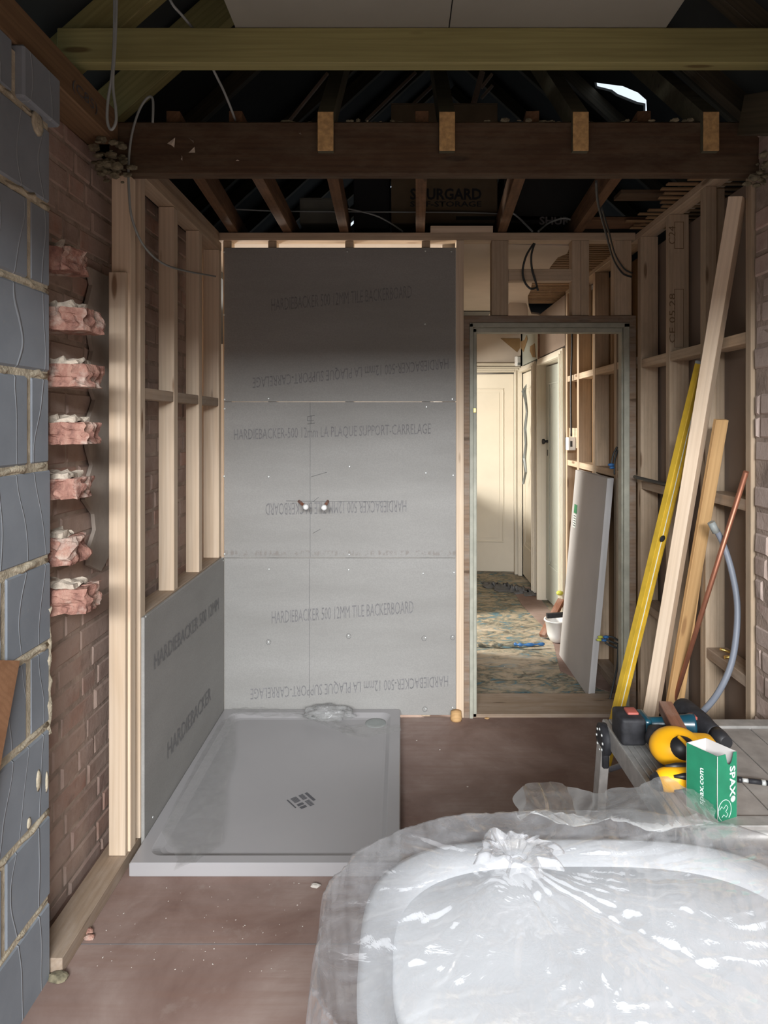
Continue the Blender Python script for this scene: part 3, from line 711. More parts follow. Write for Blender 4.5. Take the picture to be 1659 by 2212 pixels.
keep(link('pencil_mark', bm, M['pencil']), B3)

# low board on the left stud wall
bm = bmesh.new(); abox(bm, -0.912, -0.900, 2.342, 3.399, 0.0, 0.818, 0.0012)
LB = tag(link('tile_backer_board', bm, M['board']), 'low grey board on the left partition beside the shower tray', 'wall board')
def ltext(s, p, q, hpx):
    a = PX(*p, -0.8995); c = PX(*q, -0.8995); X = c-a
    text_mesh(s, a, X.normalized(), (0, 0, 1), X.length, hpx*2.8/F, M['ink'], LB, lift=0.0015)
ltext('HARDIEBACKER 500 12MM', (333, 1447), (472, 1316), 30)
ltext('HARDIEBACKER', (362, 1640), (455, 1512), 34)
for px, py in ((315, 1332), (482, 1211), (330, 1765)):
    q = PX(px, py, -0.8995); bm = bmesh.new(); lathe(bm, [(0.001, 0.0018), (0.003, 0.0022), (0.005, 0.0)], 10, Matrix.Translation(q) @ Matrix.Rotation(R(90), 4, 'Y'))
    keep(link('screw', bm, M['zinc']), LB)

# pipe stubs
for (p, q, l) in (((646, 1083), (659, 1094), 'left'), ((708, 1083), (701, 1095), 'right')):
    a = P(*p, 3.40); b = P(*q, 3.285)
    e = empty('pipe_stub', a, label='%s copper pipe stub with a white cap sticking out of the middle board' % l, cat='pipe')
    bm = bmesh.new(); d = (b-a).normalized(); tube_bm(bm, [a - a, (b-a)], 0.0078, 12); link('pipe', bm, M['copper'], e)
    bm = bmesh.new(); qd = d.to_track_quat('Z', 'Y').to_matrix().to_4x4()
    lathe(bm, [(0.009, -0.004), (0.013, 0.0), (0.0138, 0.018), (0.011, 0.024), (0.004, 0.026), (0.001, 0.0262)], 18, Matrix.Translation(b-a) @ qd)
    link('cap', bm, M['whitep'], e)

# ------------------------------------------------------------------ header beam, cut rafters, joists, green tie, plasterboards
hb = box('header_beam', -0.985, 1.32, 2.250, 2.298, 2.343, 2.520, M['old'], bev=0.004, label='dark old header beam crossing the room under the cut rafter ends', cat='beam')
bm = bmesh.new(); rnd = random.Random(9)
for i in range(70):
    x = rnd.uniform(-0.4, 1.1); s = rnd.uniform(0.003, 0.012); zc = 2.522 + s*0.4
    bmesh.ops.create_icosphere(bm, subdivisions=1, radius=s, matrix=Matrix.Translation((x, rnd.uniform(2.25, 2.29), zc)) @ Matrix.Diagonal((rnd.uniform(.8, 2.4), 1, rnd.uniform(.4, 1), 1)))
tag(link('mortar_crumbs', bm, M['cobweb']), 'loose mortar crumbs lying on top of the dark header beam', 'crumbs', kind='stuff')
# paper scraps on the beam
bm = bmesh.new()
for px, py, s in ((372, 311, 14), (412, 305, 11), (384, 340, 11), (416, 325, 9), (648, 289, 8), (512, 345, 6)):
    c = P(px, py, 2.247); k = s*2.25/F
    vs = [bm.verts.new(c + Vector((rnd.uniform(-1, 1)*k, -abs(rnd.uniform(0, .7))*k, rnd.uniform(-.8, .8)*k))) for _ in range(4)]
    bm.faces.new(vs[:3]); bm.faces.new((vs[0], vs[2], vs[3]))
keep(link('torn_paper', bm, M['limecap']), hb)
for i, (px, lab) in enumerate(((703, 'left most cut rafter with its pale sawn end over the header beam'), (966, 'second cut rafter from the left, pale sawn end over the beam'),
                               (1255, 'third cut rafter from the left, below the daylight gap in the roof'), (1537, 'right most cut rafter with its pale sawn end over the beam'))):
    x = (px-VX)*2.225/F
    e = empty('cut_rafter', (x, 2.225, 2.4775), label=lab, cat='rafter', group='cut rafters over the header beam')
    bm = bmesh.new(); hw = 0.0265
    # birdsmouthed over the beam, rising away from the camera; the front end is sawn plumb
    prof = [(0.004, -0.065), (0.004, 0.065), (1.6, 1.453), (1.6, 1.323), (0.085, 0.047), (0.0245, 0.047), (0.0245, -0.065)]
    prism(bm, [Vector((-hw, y, z)) for y, z in prof], (2*hw, 0, 0)); link('rafter_body', bm, M['rafg'], e)
    bm = bmesh.new(); abox(bm, -hw, hw, 0.0, 0.005, -0.065, 0.065, 0.0015); link('sawn_end', bm, M['endg'], e)

for i, (pf, pb) in enumerate(((430, 503), (557, 620), (719, 743), (910, 908), (1122, 1085), (1330, 1250))):
    xb = (pb-VX)*3.4/F; xf = (pf-VX)*2.676/F; sl = (xf-xb)/(2.676-3.4)
    a = Vector((xb + sl*(2.30-3.4), 2.30, 2.53)); b = Vector((xb + sl*(5.4-3.4), 5.4, 2.53))
    beam('ceiling_joist', a, b, 0.046, 0.100, M['oldj'], label=['far left old ceiling joist behind the header beam', 'second old ceiling joist from the left', 'third old ceiling joist from the left', 'old ceiling joist crossing the storage box lettering', 'old ceiling joist right of the storage box lettering', 'right hand old ceiling joist leading to the dangling cable'][i], cat='joist', group='old ceiling joists')

gt = box('tie_beam', P(130, 0, 2.02).x, 1.30, 2.00, 2.045, 2.583, 2.690, M['green'], bev=0.003, label='yellow green treated tie beam spanning the top of the picture', cat='beam')
for x0, x1, lab in ((-0.497, 0.145, 'left plasterboard sheet laid on top of the treated tie beam'), (0.148, 0.80, 'right plasterboard sheet laid on top of the treated tie beam')):
    box('plasterboard_sheet', x0, x1, 1.30, 2.235, 2.691, 2.7035, M['gyp'], label=lab, cat='plasterboard sheet', group='plasterboard sheets overhead')
box('cross_tie', -0.9, 1.25, 1.02, 1.065, 2.583, 2.690, M['green'], label='nearer treated tie beam holding up the plasterboard sheets', cat='beam')
# wall plates
wp = box('wall_plate', -1.062, -0.952, -0.5, 2.248, 2.441, 2.548, M['brownt'], bev=0.003, label='brown timber wall plate on top of the left grey blocks', cat='timber plate')
text_mesh('(C85)', (-0.951, 1.93, 2.462), (0, 1, 0), (0, 0, 1), 0.16, 0.04, M['stick'], wp, lift=0.001)
box('wall_plate', 1.17, 1.28, -0.5, 2.10, 2.505, 2.60, M['brownt'], bev=0.003, label='timber wall plate on top of the right brick wall', cat='timber plate')
# rafters of the new roof
def rafter(y, side, lab, mat='loft', z0=2.50):
    x0 = -1.10 if side < 0 else 1.33; s = 0.885
    d = Vector((-side, 0, s)).normalized()
    a = Vector((x0, y, z0 + 0.10)); b = a + d*1.42
    beam('roof_rafter', a, b, 0.047, 0.120, M[mat], label=lab, cat='rafter', group='rafters of the new roof')
rafter(2.085, -1, 'left rafter butting against the treated tie beam', 'green')
rafter(2.41, -1, 'left rafter just behind the treated tie beam', 'green')
rafter(1.62, -1, 'left rafter nearest the camera', 'loft')
rafter(2.085, 1, 'right rafter butting against the treated tie beam', 'loft')
rafter(1.62, 1, 'right rafter nearest the camera', 'loft')
rafter(2.41, 1, 'right rafter just behind the treated tie beam', 'loft')
beam('diagonal_brace', P(1720, 240, 1.95), P(1632, 250, 2.16), 0.10, 0.12, M['loft'], label='stub of timber projecting from the right wall above the beam', cat='timber')

# loft rafters and boxes
for k in range(9):
    y = 2.75 + k*0.62
    if k == 3: y += 0.28
    for sd in (-1, 1):
        b = Vector((RX + sd*0.09, y, RZ-0.16)); a = Vector((RX + sd*2.45, y, RZ - 0.09 - 2.43*SL))
        beam('loft_rafter', a, b, 0.045, 0.09, M['loft'], label='old dark rafter on the %s slope inside the loft' % ('left' if sd < 0 else 'right'), cat='rafter', group='old rafters on the %s loft slope' % ('left' if sd < 0 else 'right'))
for (a, b, w_) in (((625, 262), (708, 158), 0.02), ((790, 262), (898, 156), 0.02), ((893, 225), (935, 185), 0.02), ((1022, 228), (1042, 155), 0.04), ((1040, 212), (1064, 185), .02), ((1040, 190), (1063, 160), .02)):
    beam('loft_batten_lit_edge', P(*a, 4.6), P(*b, 4.6), w_, 0.02, M['sill'], label='thin pale strip crossing the dark loft, for battens and lit rafter edges', cat='batten', group='pale strips in the loft')  # some strips paint lit rafter edges in pale colour, others are battens
def carton(x0, x1, y0, y1, z0, z1, mat, lab, cat='box'):
    e = empty('storage_box', ((x0+x1)/2, (y0+y1)/2, z0), label=lab, cat=cat)
    w2, d2, h = (x1-x0)/2, (y1-y0)/2, z1-z0
    bm = bmesh.new(); abox(bm, -w2, w2, -d2, d2, 0, h, 0.003); link('carton', bm, mat, e)
    bm = bmesh.new(); abox(bm, -w2, -0.003, -d2-0.002, d2, h, h+0.004); abox(bm, 0.003, w2, -d2-0.002, d2, h+0.0, h+0.004)
    link('flap', bm, mat, e); return e
sb = carton(-0.05, 0.525, 3.60, 3.95, 2.582, 3.226, M['card'], 'large brown storage box with printed lettering resting on the joists')
Zs = lambda py: P(0, py, 3.6).z; Xs = lambda px: P(px, 0, 3.6).x
text_mesh('SHURGARD', (Xs(886), 3.599, Zs(432)), (1, 0, 0), (0, 0, 1), Xs(1040)-Xs(886), Zs(407)-Zs(432), M['blackp'], sb, bold=0.03)
text_mesh('SELF-STORAGE', (Xs(886), 3.599, Zs(447)), (1, 0, 0), (0, 0, 1), Xs(1040)-Xs(886), Zs(435)-Zs(447), M['blackp'], sb, bold=0.02)
carton(-0.545, -0.29, 3.60, 3.9, 2.582, 2.715, M['cardg'], 'small grey carton standing in the loft at left')
carton(-0.26, -0.058, 3.7, 4.0, 2.582, 2.93, M['blackp'], 'black case standing left of the lettered storage box')
b3 = carton(0.56, 1.07, 3.60, 3.9, 2.582, 2.88, M['felt'], 'dark storage box in the loft right of the lettered box')
text_mesh('SHUR', (Xs(1165), 3.599, Zs(486)), (1, 0, 0), (0, 0, 1), Xs(1232)-Xs(1165), Zs(468)-Zs(486), M['ink'], b3, bold=0.03)
box('loft_board', P(1338, 0, 2.95).x, 1.30, 2.93, 3.03, 2.512, 2.53, M['old'], label='thin board above the right wall between joist and wall', cat='board')
box('loft_board', P(1262, 0, 3.3).x, 1.20, 3.22, 3.36, 2.482, 2.50, M['oldj'], label='wide brown board lying over the right end of the head plate', cat='board')

# laths
rnd = random.Random(21)
def lath(x0, x1, y, z, lab, grp):
    box('ceiling_lath', x0, x1, y-0.012, y+0.012, z-0.003, z+0.003, M['lath'], bev=0.0005, label=lab, cat='lath', group=grp)
for k in range(17):
    y = 2.42 + k*0.055
    lath(1.165 - rnd.random()*0.11, 1.60, y, 2.4685+0.0005, 'broken lath end poking out over the right top rail', 'broken laths over the right wall')
for k in range(44):
    y = 3.50 + k*0.042
    lath(0.58 + rnd.random()*0.05, 1.30, y, 2.462, 'bare ceiling lath where the hall plaster has fallen away', 'bare laths of the hall ceiling')

# ------------------------------------------------------------------ hall: doors and frames
def panel_door(name, mats, wd, ht, lab=None, hinge=(0, 0, 0), rz=0, two=True, kind='structure'):
    e = empty(name, hinge, rz); e['kind'] = kind
    bm = bmesh.new(); abox(bm, 0, wd, 0, 0.038, 0.008, ht, 0.002); link('door_leaf', bm, mats, e)
    pr = [(0.10, wd-0.10, 0.30, ht-0.14)]
    for (a, b, c, d) in pr:
        bm = bmesh.new(); t = 0.016
        for (x0, x1, z0, z1) in ((a, b, c, c+t), (a, b, d-t, d), (a, a+t, c+t, d-t), (b-t, b, c+t, d-t)): abox(bm, x0, x1, -0.007, 0.001, z0, z1, 0.003)
        for (x0, x1, z0, z1) in ((a+.045, b-.045, c+.045, c+.05), (a+.045, b-.045, d-.05, d-.045), (a+.045, a+.05, c+.05, d-.05), (b-.05, b-.045, c+.05, d-.05)): abox(bm, x0, x1, -0.003, 0.001, z0, z1)
        link('panel_moulding', bm, mats, e)
    return e
d2 = panel_door('door_2', M['cream'], 0.72, 1.985, hinge=(1.135, 6.66, 0.01), rz=R(180)-R(7))
d2.scale = (1, -1, 1)
def frame_x(name, x0, x1, y, ztop, mat, t=0.065, dy=0.03):
    bm = bmesh.new()
    for k, (o, dd) in enumerate(((0, dy), (0.018, dy+0.012), (0.04, dy+0.02))):
        g = 0.0012*k
        abox(bm, x0-t+o, x0-g, y-dd, y-g, g, ztop+t-o, 0.001); abox(bm, x1+g, x1+t-o, y-dd, y-g, g, ztop+t-o, 0.001); abox(bm, x0+g, x1-g, y-dd, y-g, ztop+g, ztop+t-o-g, 0.001)
    return tag(link(name, bm, mat), kind='structure')
frame_x('trim_2', 0.42, 1.135, 6.655, 2.01, M['cream'], 0.055)
slab('trim_picture_rail', 0.30, 1.19, 6.62, 6.66, 2.075, 2.10, M['cream'])
def frame_y(name, y0, y1, x, ztop, mat, t=0.06):
    bm = bmesh.new()
    for k, (o, dd) in enumerate(((0, 0.022), (0.018, 0.032), (0.038, 0.04))):
        g = 0.0012*k
        abox(bm, x-dd, x-g, y0-t+o, y0-g, g, ztop+t-o, 0.001); abox(bm, x-dd, x-g, y1+g, y1+t-o, g, ztop+t-o, 0.001); abox(bm, x-dd, x-g, y0+g, y1-g, ztop+g, ztop+t-o-g, 0.001)
    abox(bm, x, x+0.10, y0-0.012, y0, 0, ztop); abox(bm, x, x+0.10, y1, y1+0.012, 0, ztop); abox(bm, x, x+0.10, y0, y1, ztop, ztop+0.012)
    return tag(link(name, bm, mat), kind='structure')
frame_y('trim_3', 4.91, 5.66, 1.2, 1.99, M['cream'])
frame_y('trim_4', 5.92, 6.56, 1.2, 2.0, M['cream'], 0.05)
d3 = panel_door('door_3', M['cream'], 0.62, 1.98, hinge=(1.206, 6.555, 0.01), rz=R(-90))
d4 = panel_door('door_4', M['greyg'], 0.73, 1.97, hinge=(1.235, 5.655, 0.01), rz=R(-87))
bm = bmesh.new(); abox(bm, 1.345, 1.36, 5.60, 5.607, 1.28, 1.36); 
hd = empty('door_handle', (1.352, 5.595, 1.33)); keep(hd, d4) if False else None
bpy.data.objects.remove(hd); bm.free()
bm = bmesh.new(); lathe(bm, [(0.001, 0.05), (0.022, 0.046), (0.024, 0.032), (0.009, 0.02), (0.012, 0.0), (0.02, -0.001)], 14, Matrix.Translation((0.06, 0.0, 1.34)) @ Matrix.Rotation(R(90), 4, 'X'))
link('door_knob', bm, M['blackp'], d4)
bm = bmesh.new(); abox(bm, 0.052, 0.064, -0.004, 0.0, 1.22, 1.27, 0.001); link('keyhole_plate', bm, M['blackp'], d4)
# brown edge trim and torn wallpaper on the end wall
slab('trim_corner', 1.186, 1.199, 5.74, 5.752, 0.3, 2.43, M['redbat'])
def patch(name, pts, y, lab):
    bm = bmesh.new(); prism(bm, [P(px, py, y) for px, py in pts], (0, -0.003, 0))
    return tag(link(name, bm, M['torn']), lab, 'torn plaster patch')
patch('torn_patch', ((1081, 731), (1122, 731), (1127, 744), (1123, 752), (1117, 761)), 6.658, 'large triangular brown patch where paper is torn above the white door')
def patchx(pts, lab):
    bm = bmesh.new(); prism(bm, [PX(px, py, 1.198) for px, py in pts], (-0.003, 0, 0))
    return tag(link('torn_patch', bm, M['torn']), lab, 'torn plaster patch')
patchx(((1126, 737), (1133, 735), (1138, 724), (1140, 733), (1131, 760), (1126, 752)), 'narrow brown torn patch at the corner beside the triangular one')
patchx(((1146, 748), (1155, 742), (1157, 772), (1151, 772), (1145, 758)), 'small brown torn patch over the narrow hall door')
q = P(1119, 780, 6.60); e = empty('motion_sensor', q, rz=R(20), label='small white motion sensor in the hall corner above the white door', cat='sensor')
bm = bmesh.new(); abox(bm, -0.026, 0.026, -0.02, 0.03, -0.05, 0.05, 0.010); hs = link('housing', bm, M['whitep'], e)
bm = bmesh.new(); abox(bm, -0.018, 0.018, -0.024, -0.018, -0.042, -0.018, 0.003); link('lens', bm, M['cablegrey'], hs)
# ragged grey strip hanging by the narrow door
bm = bmesh.new(); rows = []
for px, py, w_ in ((1137, 830, 1), (1131, 845, 7), (1135, 865, 4), (1138, 890, 2.5), (1134, 925, 4), (1136, 960, 4), (1133, 990, 5), (1135, 1020, 4), (1130, 1045, 3)):
    c = PX(px, py, 1.15); k = w_*c.y/F*0.7
    rows.append([bm.verts.new(c + Vector((-k, random.uniform(-.01, .01), 0))), bm.verts.new(c + Vector((0, random.uniform(-.02, 0), 0))), bm.verts.new(c + Vector((k, random.uniform(-.01, .01), 0)))])
for a, b in zip(rows, rows[1:]):
    for k in range(2): bm.faces.new((a[k], a[k+1], b[k+1], b[k]))
o = tag(link('hanging_strip', bm, M['cablegrey']), 'ragged grey strip hanging beside the narrow hall door', 'strip')
o.modifiers.new('thick', 'SOLIDIFY').thickness = 0.004
# round pale disc hanging under the hall ceiling, and a black panel painting the dark hatch gap
bm = bmesh.new(); lathe(bm, [(0.001, 0.012), (0.05, 0.010), (0.088, 0.0), (0.090, -0.003), (0.05, 0.006), (0.001, 0.008)], 32, Matrix.Translation(P(1118, 678, 5.2)) @ Matrix.Rotation(R(100), 4, 'X') @ Matrix.Rotation(R(12), 4, 'Y') @ Matrix.Diagonal((1, 1.5, 1, 1)))
tag(link('ceiling_disc', bm, M['plaster']), 'pale round disc hanging from the hall ceiling above the door frame', 'ceiling disc')
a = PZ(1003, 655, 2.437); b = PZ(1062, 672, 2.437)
box('hatch_dark_panel', a.x, b.x, b.y, b.y+0.35, 2.432, 2.4385, M['blackp'], label='black panel painted for the dark hatch opening in the hall ceiling left of the paper flap', cat='hatch')

# ------------------------------------------------------------------ hall contents
e = empty('board_stack', (1.045, 3.99, 0.0), label='stack of grey cement boards leaning against the hall studs beyond the doorway', cat='board stack')
for k in range(3):
    b0 = Vector((1.030+0.0135*k, 0, -0.002+0.0)); tp = Vector((1.136+0.0135*k, 0, 1.20))
    d = (tp-b0).normalized(); n = Vector((d.z, 0, -d.x))
    pts = []
    bm = bmesh.new(); p0 = b0 + Vector((0.0, 0, 0)); yy0, yy1 = 3.655+0.006*k, 4.32+0.004*k
    q = [Vector((b0.x, yy0, 0)), Vector((b0.x+n.x*0.012, yy0, 0.0)), Vector((tp.x+n.x*0.012, yy0, tp.z+n.z*0.012)), Vector((tp.x, yy0, tp.z))]
    prism(bm, q, (0, yy1-yy0, 0)); keep(link('cement_sheet', bm, M['board2']), e)
lb = PX(1244, 1103, 1.07)
c = Vector((1.092, 4.19, 0.905)) 
def onface(y, z): return Vector((1.030 + (z/1.20)*0.106 - 0.0015, y, z))
for (y0, y1, z0, z1, mt) in ((4.20, 4.27, 0.93, 0.985, 'greenlab'), (4.20, 4.27, 0.84, 0.925, 'print')):
    bm = bmesh.new(); bm.faces.new([bm.verts.new(onface(y, z)) for y, z in ((y0, z0), (y0, z1), (y1, z1), (y1, z0))])
    lbl = keep(link('label', bm, M[mt]), e)
bm = bmesh.new()
for k in range(5):
    z = 0.85+0.015*k; bm.faces.new([bm.verts.new(onface(y, zz) - Vector((0.001, 0, 0))) for y, zz in ((4.21, z), (4.21, z+0.006), (4.26, z+0.006), (4.26, z))])
link('label_print', bm, M['stick'], lbl)

e = empty('white_bucket', PZ(1203, 1386, 0.0) , label='small white plastic bucket standing behind the leaning cement boards', cat='bucket')
bm = bmesh.new(); lathe(bm, [(0.012, 0.0), (0.045, 0.006), (0.066, 0.05), (0.080, 0.145), (0.088, 0.147), (0.088, 0.155), (0.076, 0.155), (0.062, 0.05), (0.03, 0.012)], 24); link('bucket_body', bm, M['whitep'], e)
bm = bmesh.new(); tube_bm(bm, spline([(-0.088, 0, 0.15), (-0.06, -0.07, 0.155), (0.0, -0.095, 0.157), (0.06, -0.07, 0.155), (0.088, 0, 0.15)]), 0.003, 6); link('bucket_handle', bm, M['whitep'], e)
beam('leaning_offcut', PZ(1172, 1377, 0.01) + Vector((0, 0, .01)), P(1213, 1296, 4.85), 0.05, 0.03, M['redbat'], label='reddish timber offcut leaning beside the white bucket', cat='timber')
bq = PZ(1203, 1386, 0.0)
beam('hand_tool', bq + Vector((-0.07, 0.0, 0.178)), bq + Vector((0.12, 0.02, 0.185)), 0.03, 0.03, M['dustblk'], label='dark tool lying across the top of the white bucket', cat='tool')
bm = bmesh.new(); bmesh.ops.create_icosphere(bm, subdivisions=2, radius=0.02, matrix=Matrix.Translation(P(1209, 1281, 4.85)) @ Matrix.Diagonal((1.3, 1, 0.9, 1)))
tag(link('sleeved_cable_end', bm, M['lime']), 'yellow green sleeve end on top of the leaning reddish offcut', 'cable')
bm = bmesh.new(); prism(bm, [PZ(*q, -0.003) for q in ((1083, 1262), (1112, 1282), (1128, 1308), (1150, 1330), (1172, 1352), (1196, 1392), (1210, 1450), (1300, 1490))] + [Vector((1.2, 3.7, -0.003)), Vector((1.2, 6.1, -0.003))], (0, 0, 0.003))
tag(link('trim_bare_floor', bm, M['floor']), kind='structure')
# rolled carpet edge strip and dark sheet
tube('carpet_roll', [PZ(1033, 1392, 0.012), PZ(1075, 1394, 0.014), PZ(1120, 1392, 0.014), PZ(1165, 1390, 0.012)], [0.012 + 0.004*math.sin(i) for i in range(25)], M['carpet'], label='rolled carpet edge crossing the hall floor', cat='carpet')
tube('blue_carpet_fold', [PZ(1110, 1391, 0.025), PZ(1130, 1393, 0.027), PZ(1176, 1391, 0.025)], [0.004 + 0.009*math.sin(i*0.75)**2 for i in range(17)], M['blue'], label='blue edged fold of carpet in front of the white bucket', cat='carpet')
bm = bmesh.new(); NX, NY = 40, 16; g = []
for i in range(NX):
    row = []
    for j in range(NY):
        u, v = i/(NX-1), j/(NY-1); c = PZ(1045, 1262, 0.0).lerp(PZ(1168, 1285, 0.0), u)
        n_ = noise.noise(Vector((u*9, v*4, 1.3))); m_ = abs(noise.noise(Vector((u*16, v*8, 7.3))))
        row.append(bm.verts.new(c + Vector((n_*0.05, (v-0.5)*0.28+n_*0.06, max(0.002, 0.09*m_*math.sin(math.pi*v)*(0.3+math.sin(math.pi*u)))))))
    g.append(row)
for i in range(NX-1):
    for j in range(NY-1): bm.faces.new((g[i][j], g[i+1][j], g[i+1][j+1], g[i][j+1]))
o = tag(link('crumpled_sheet', bm, M['greyfab'], smooth=True), 'crumpled dark sheet on the floor below the white hall door', 'sheet')
o.modifiers.new('thick', 'SOLIDIFY').thickness = 0.003
# socket box and cable
q = PX(1235, 962, 1.205); e = empty('socket_box', (1.205, 4.66, 1.36), label='white socket box with black cable on the hall stud wall', cat='socket')
bm = bmesh.new(); abox(bm, -0.045, 0.01, -0.05, 0.02, -0.045, 0.045, 0.004); bb = link('box_body', bm, M['whitep'], e)
bm = bmesh.new(); abox(bm, -0.030, -0.015, -0.053, -0.049, -0.02, 0.02); link('switch_slot', bm, M['blackp'], bb)
tube('black_cable', [Vector((1.19, 4.64, 1.41)), Vector((1.185, 4.63, 1.75)), Vector((1.19, 4.62, 2.05)), Vector((1.185, 4.61, 2.32)), Vector((1.2, 4.63, 2.43))], 0.007, M['blackp'], label='black cable running down the hall studs into the socket box', cat='cable')

# ------------------------------------------------------------------ cables
def cable(pts, r, mat, lab): return tube('cable', pts, r, M[mat], seg=8, label=lab, cat='cable')
cable([P(247, -60, 1.9), P(247, 60, 1.9), P(243, 150, 1.9), P(233, 220, 1.9), P(232, 262, 1.9), P(240, 280, 1.9), P(250, 265, 1.9), P(250, 235, 1.9), P(244, 180, 1.9), P(249, 90, 1.9), P(252, 0, 1.9), P(252, -60, 1.9)], 0.0042, 'cablegrey', 'doubled grey cable loop hanging at the upper left')
cable([P(350, -40, 1.95), P(372, 8, 1.95), P(395, 35, 1.98), P(425, 75, 2.06), P(463, 155, 2.1), P(485, 200, 2.18), P(505, 250, 2.25), P(508, 262, 2.32)], 0.0042, 'cablegrey', 'grey cable passing behind the treated beam down to the header beam')
cable([P(330, 265, 2.24), P(330, 215, 2.235), P(318, 212, 2.235), P(300, 240, 2.235), P(285, 290, 2.235), P(278, 350, 2.235), P(279, 420, 2.22), P(286, 475, 2.22), P(310, 530, 2.30), P(350, 568, 2.5), P(400, 585, 2.8), P(465, 597, 3.3)], 0.0042, 'cablegrey', 'long grey cable drooping from the header beam across the left studs')
cable([P(1288, 392, 2.32), P(1292, 440, 2.5), P(1308, 500, 2.8), P(1325, 560, 3.2), P(1345, 590, 3.35), P(1364, 598, 3.38)], 0.0048, 'cabledark', 'dark cable dangling in front of the back partition at right')
cable([P(1300, 450, 2.7), P(1315, 500, 3.0), P(1328, 548, 3.3), P(1348, 580, 3.37), P(1366, 590, 3.38)], 0.0042, 'cabledark', 'second dark cable strand running beside the dangling right one')
cable([P(1153, 526, 3.39), P(1137, 552, 3.37), P(1129, 585, 3.37), P(1134, 610, 3.37), P(1147, 624, 3.37), P(1160, 620, 3.375)], 0.0055, 'cabledark', 'curved dark cable tail hanging over the door frame')
cable([P(1155, 526, 3.39), P(1148, 550, 3.385), P(1149, 580, 3.385), P(1158, 612, 3.385), P(1162, 628, 3.385)], 0.0055, 'cabledark', 'straighter dark cable tail hanging over the door frame')
cable([P(505, 452, 3.45)+Vector((0, 0, 0)), P(600, 456, 3.56), P(700, 457, 3.56), P(850, 458, 3.56), P(1000, 459, 3.57), P(1085, 462, 3.57)], 0.004, 'cablegrey', 'grey cable stretched across the front of the loft boxes')
cable([P(720, 445, 3.5), P(800, 462, 3.5), P(840, 480, 3.5), P(870, 500, 3.45)], 0.0045, 'cablegrey', 'grey cable sagging beside the lettered storage box')
cable([P(1100, 455, 3.5), P(1120, 470, 3.5), P(1150, 500, 3.42)], 0.0055, 'cablegrey', 'left grey cable curving down onto the head plate')
cable([P(1163, 500, 3.42), P(1185, 482, 3.5), P(1215, 472, 3.5), P(1235, 475, 3.5)], 0.0055, 'cablegrey', 'right grey cable curving down onto the head plate')
cable([P(1362, 1030, 3.30)+Vector((0.02, 0, 0)), P(1466, 1052, 2.9), P(1472, 1046, 2.9), P(1484, 1052, 2.9), P(1478, 1080, 2.92), P(1490, 1108, 2.95)], 0.008, 'cabledark', 'black cable loop hooked over the mid noggin on the right')
# cable ends with coloured sleeves in the doorway
def bundle(pts_list, tip, lab, two=True):
    e = empty('cable_bundle', (0, 0, 0), label=lab, cat='cable bundle')
    for pts in pts_list: tube('cable_core', pts, 0.0055, M['cabledark'], e)
    for (c, mt, s) in tip:
        bm = bmesh.new(); bmesh.ops.create_icosphere(bm, subdivisions=2, radius=s, matrix=Matrix.Translation(c) @ Matrix.Diagonal((1.5, 1, 0.8, 1))); link('sleeve', bm, M[mt], e, smooth=True)
bundle([[P(1338, 1385, 3.62), P(1322, 1376, 3.62), P(1305, 1376, 3.62)], [P(1338, 1392, 3.62), P(1325, 1388, 3.62), P(1306, 1380, 3.62)], [P(1334, 1400, 3.62), P(1320, 1395, 3.62), P(1307, 1388, 3.62)],
        [P(1335, 1390, 3.6), P(1333, 1440, 3.6), P(1322, 1490, 3.6), P(1312, 1535, 3.57)]],
       [(P(1309, 1376, 3.62), 'blue', 0.011), (P(1305, 1383, 3.62), 'blue', 0.010), (P(1297, 1376, 3.62), 'lime', 0.010), (P(1294, 1382, 3.62), 'lime', 0.010)],
       'low bundle of dark cable ends with blue and yellow tips beside the door frame')
bundle([[P(1333, 965, 3.62), P(1324, 985, 3.62), P(1320, 1010, 3.62)], [P(1334, 972, 3.62), P(1328, 995, 3.62), P(1327, 1025, 3.62)]],
       [(P(1320, 1004, 3.62), 'blue', 0.012), (P(1322, 1010, 3.62), 'blue', 0.010)], 'upper dark cable ends with a blue tip beside the door frame')

# ------------------------------------------------------------------ toothed broken bricks on the left
def broken_brick(pz, ph, x1, lab, seed, y=1.835):
    rnd = random.Random(seed); bm = bmesh.new()
    e = empty('broken_brick', (-1.04, y, pz), label=lab, cat='brick', group='broken toothing bricks on the left wall')
    L = x1+1.04; nx, nz, ny = 10, 6, 8
    bmesh.ops.create_cube(bm, size=1.0, matrix=Matrix.Translation((L/2, 0.05, ph/2)) @ Matrix.Diagonal((L, 0.10, ph, 1)))
    bmesh.ops.subdivide_edges(bm, edges=list(bm.edges), cuts=9, use_grid_fill=True)
    for v in bm.verts:
        p = v.co.copy(); n1 = noise.noise(p*28 + Vector((seed*3.1, 0, 0))); n2 = noise.noise(p*70 + Vector((0, seed*1.7, 0)))
        if p.y < 0.05: v.co.y += (n1*0.028 + n2*0.010) * (1-p.y/0.05)
        if p.x > L*0.6: v.co.x += (n1*0.022 + n2*0.008)*(p.x/L); v.co.y += 0.02*(p.x/L)
        v.co.z += n2*0.004
    link('brick_body', bm, M['broken'], e)
    bm = bmesh.new()
    bmesh.ops.create_cube(bm, size=1.0, matrix=Matrix.Translation((L*0.42, 0.055, ph+0.006)) @ Matrix.Diagonal((L*0.80, 0.08, 0.016, 1)))
    bmesh.ops.subdivide_edges(bm, edges=list(bm.edges), cuts=7, use_grid_fill=True)
    for v in bm.verts:
        n1 = noise.noise(v.co*40 + Vector((seed, 5, 0))); v.co.z += n1*0.016; v.co.y += noise.noise(v.co*30)*0.016; v.co.x += n1*0.01
    link('mortar_cap', bm, M['limecap'], e)
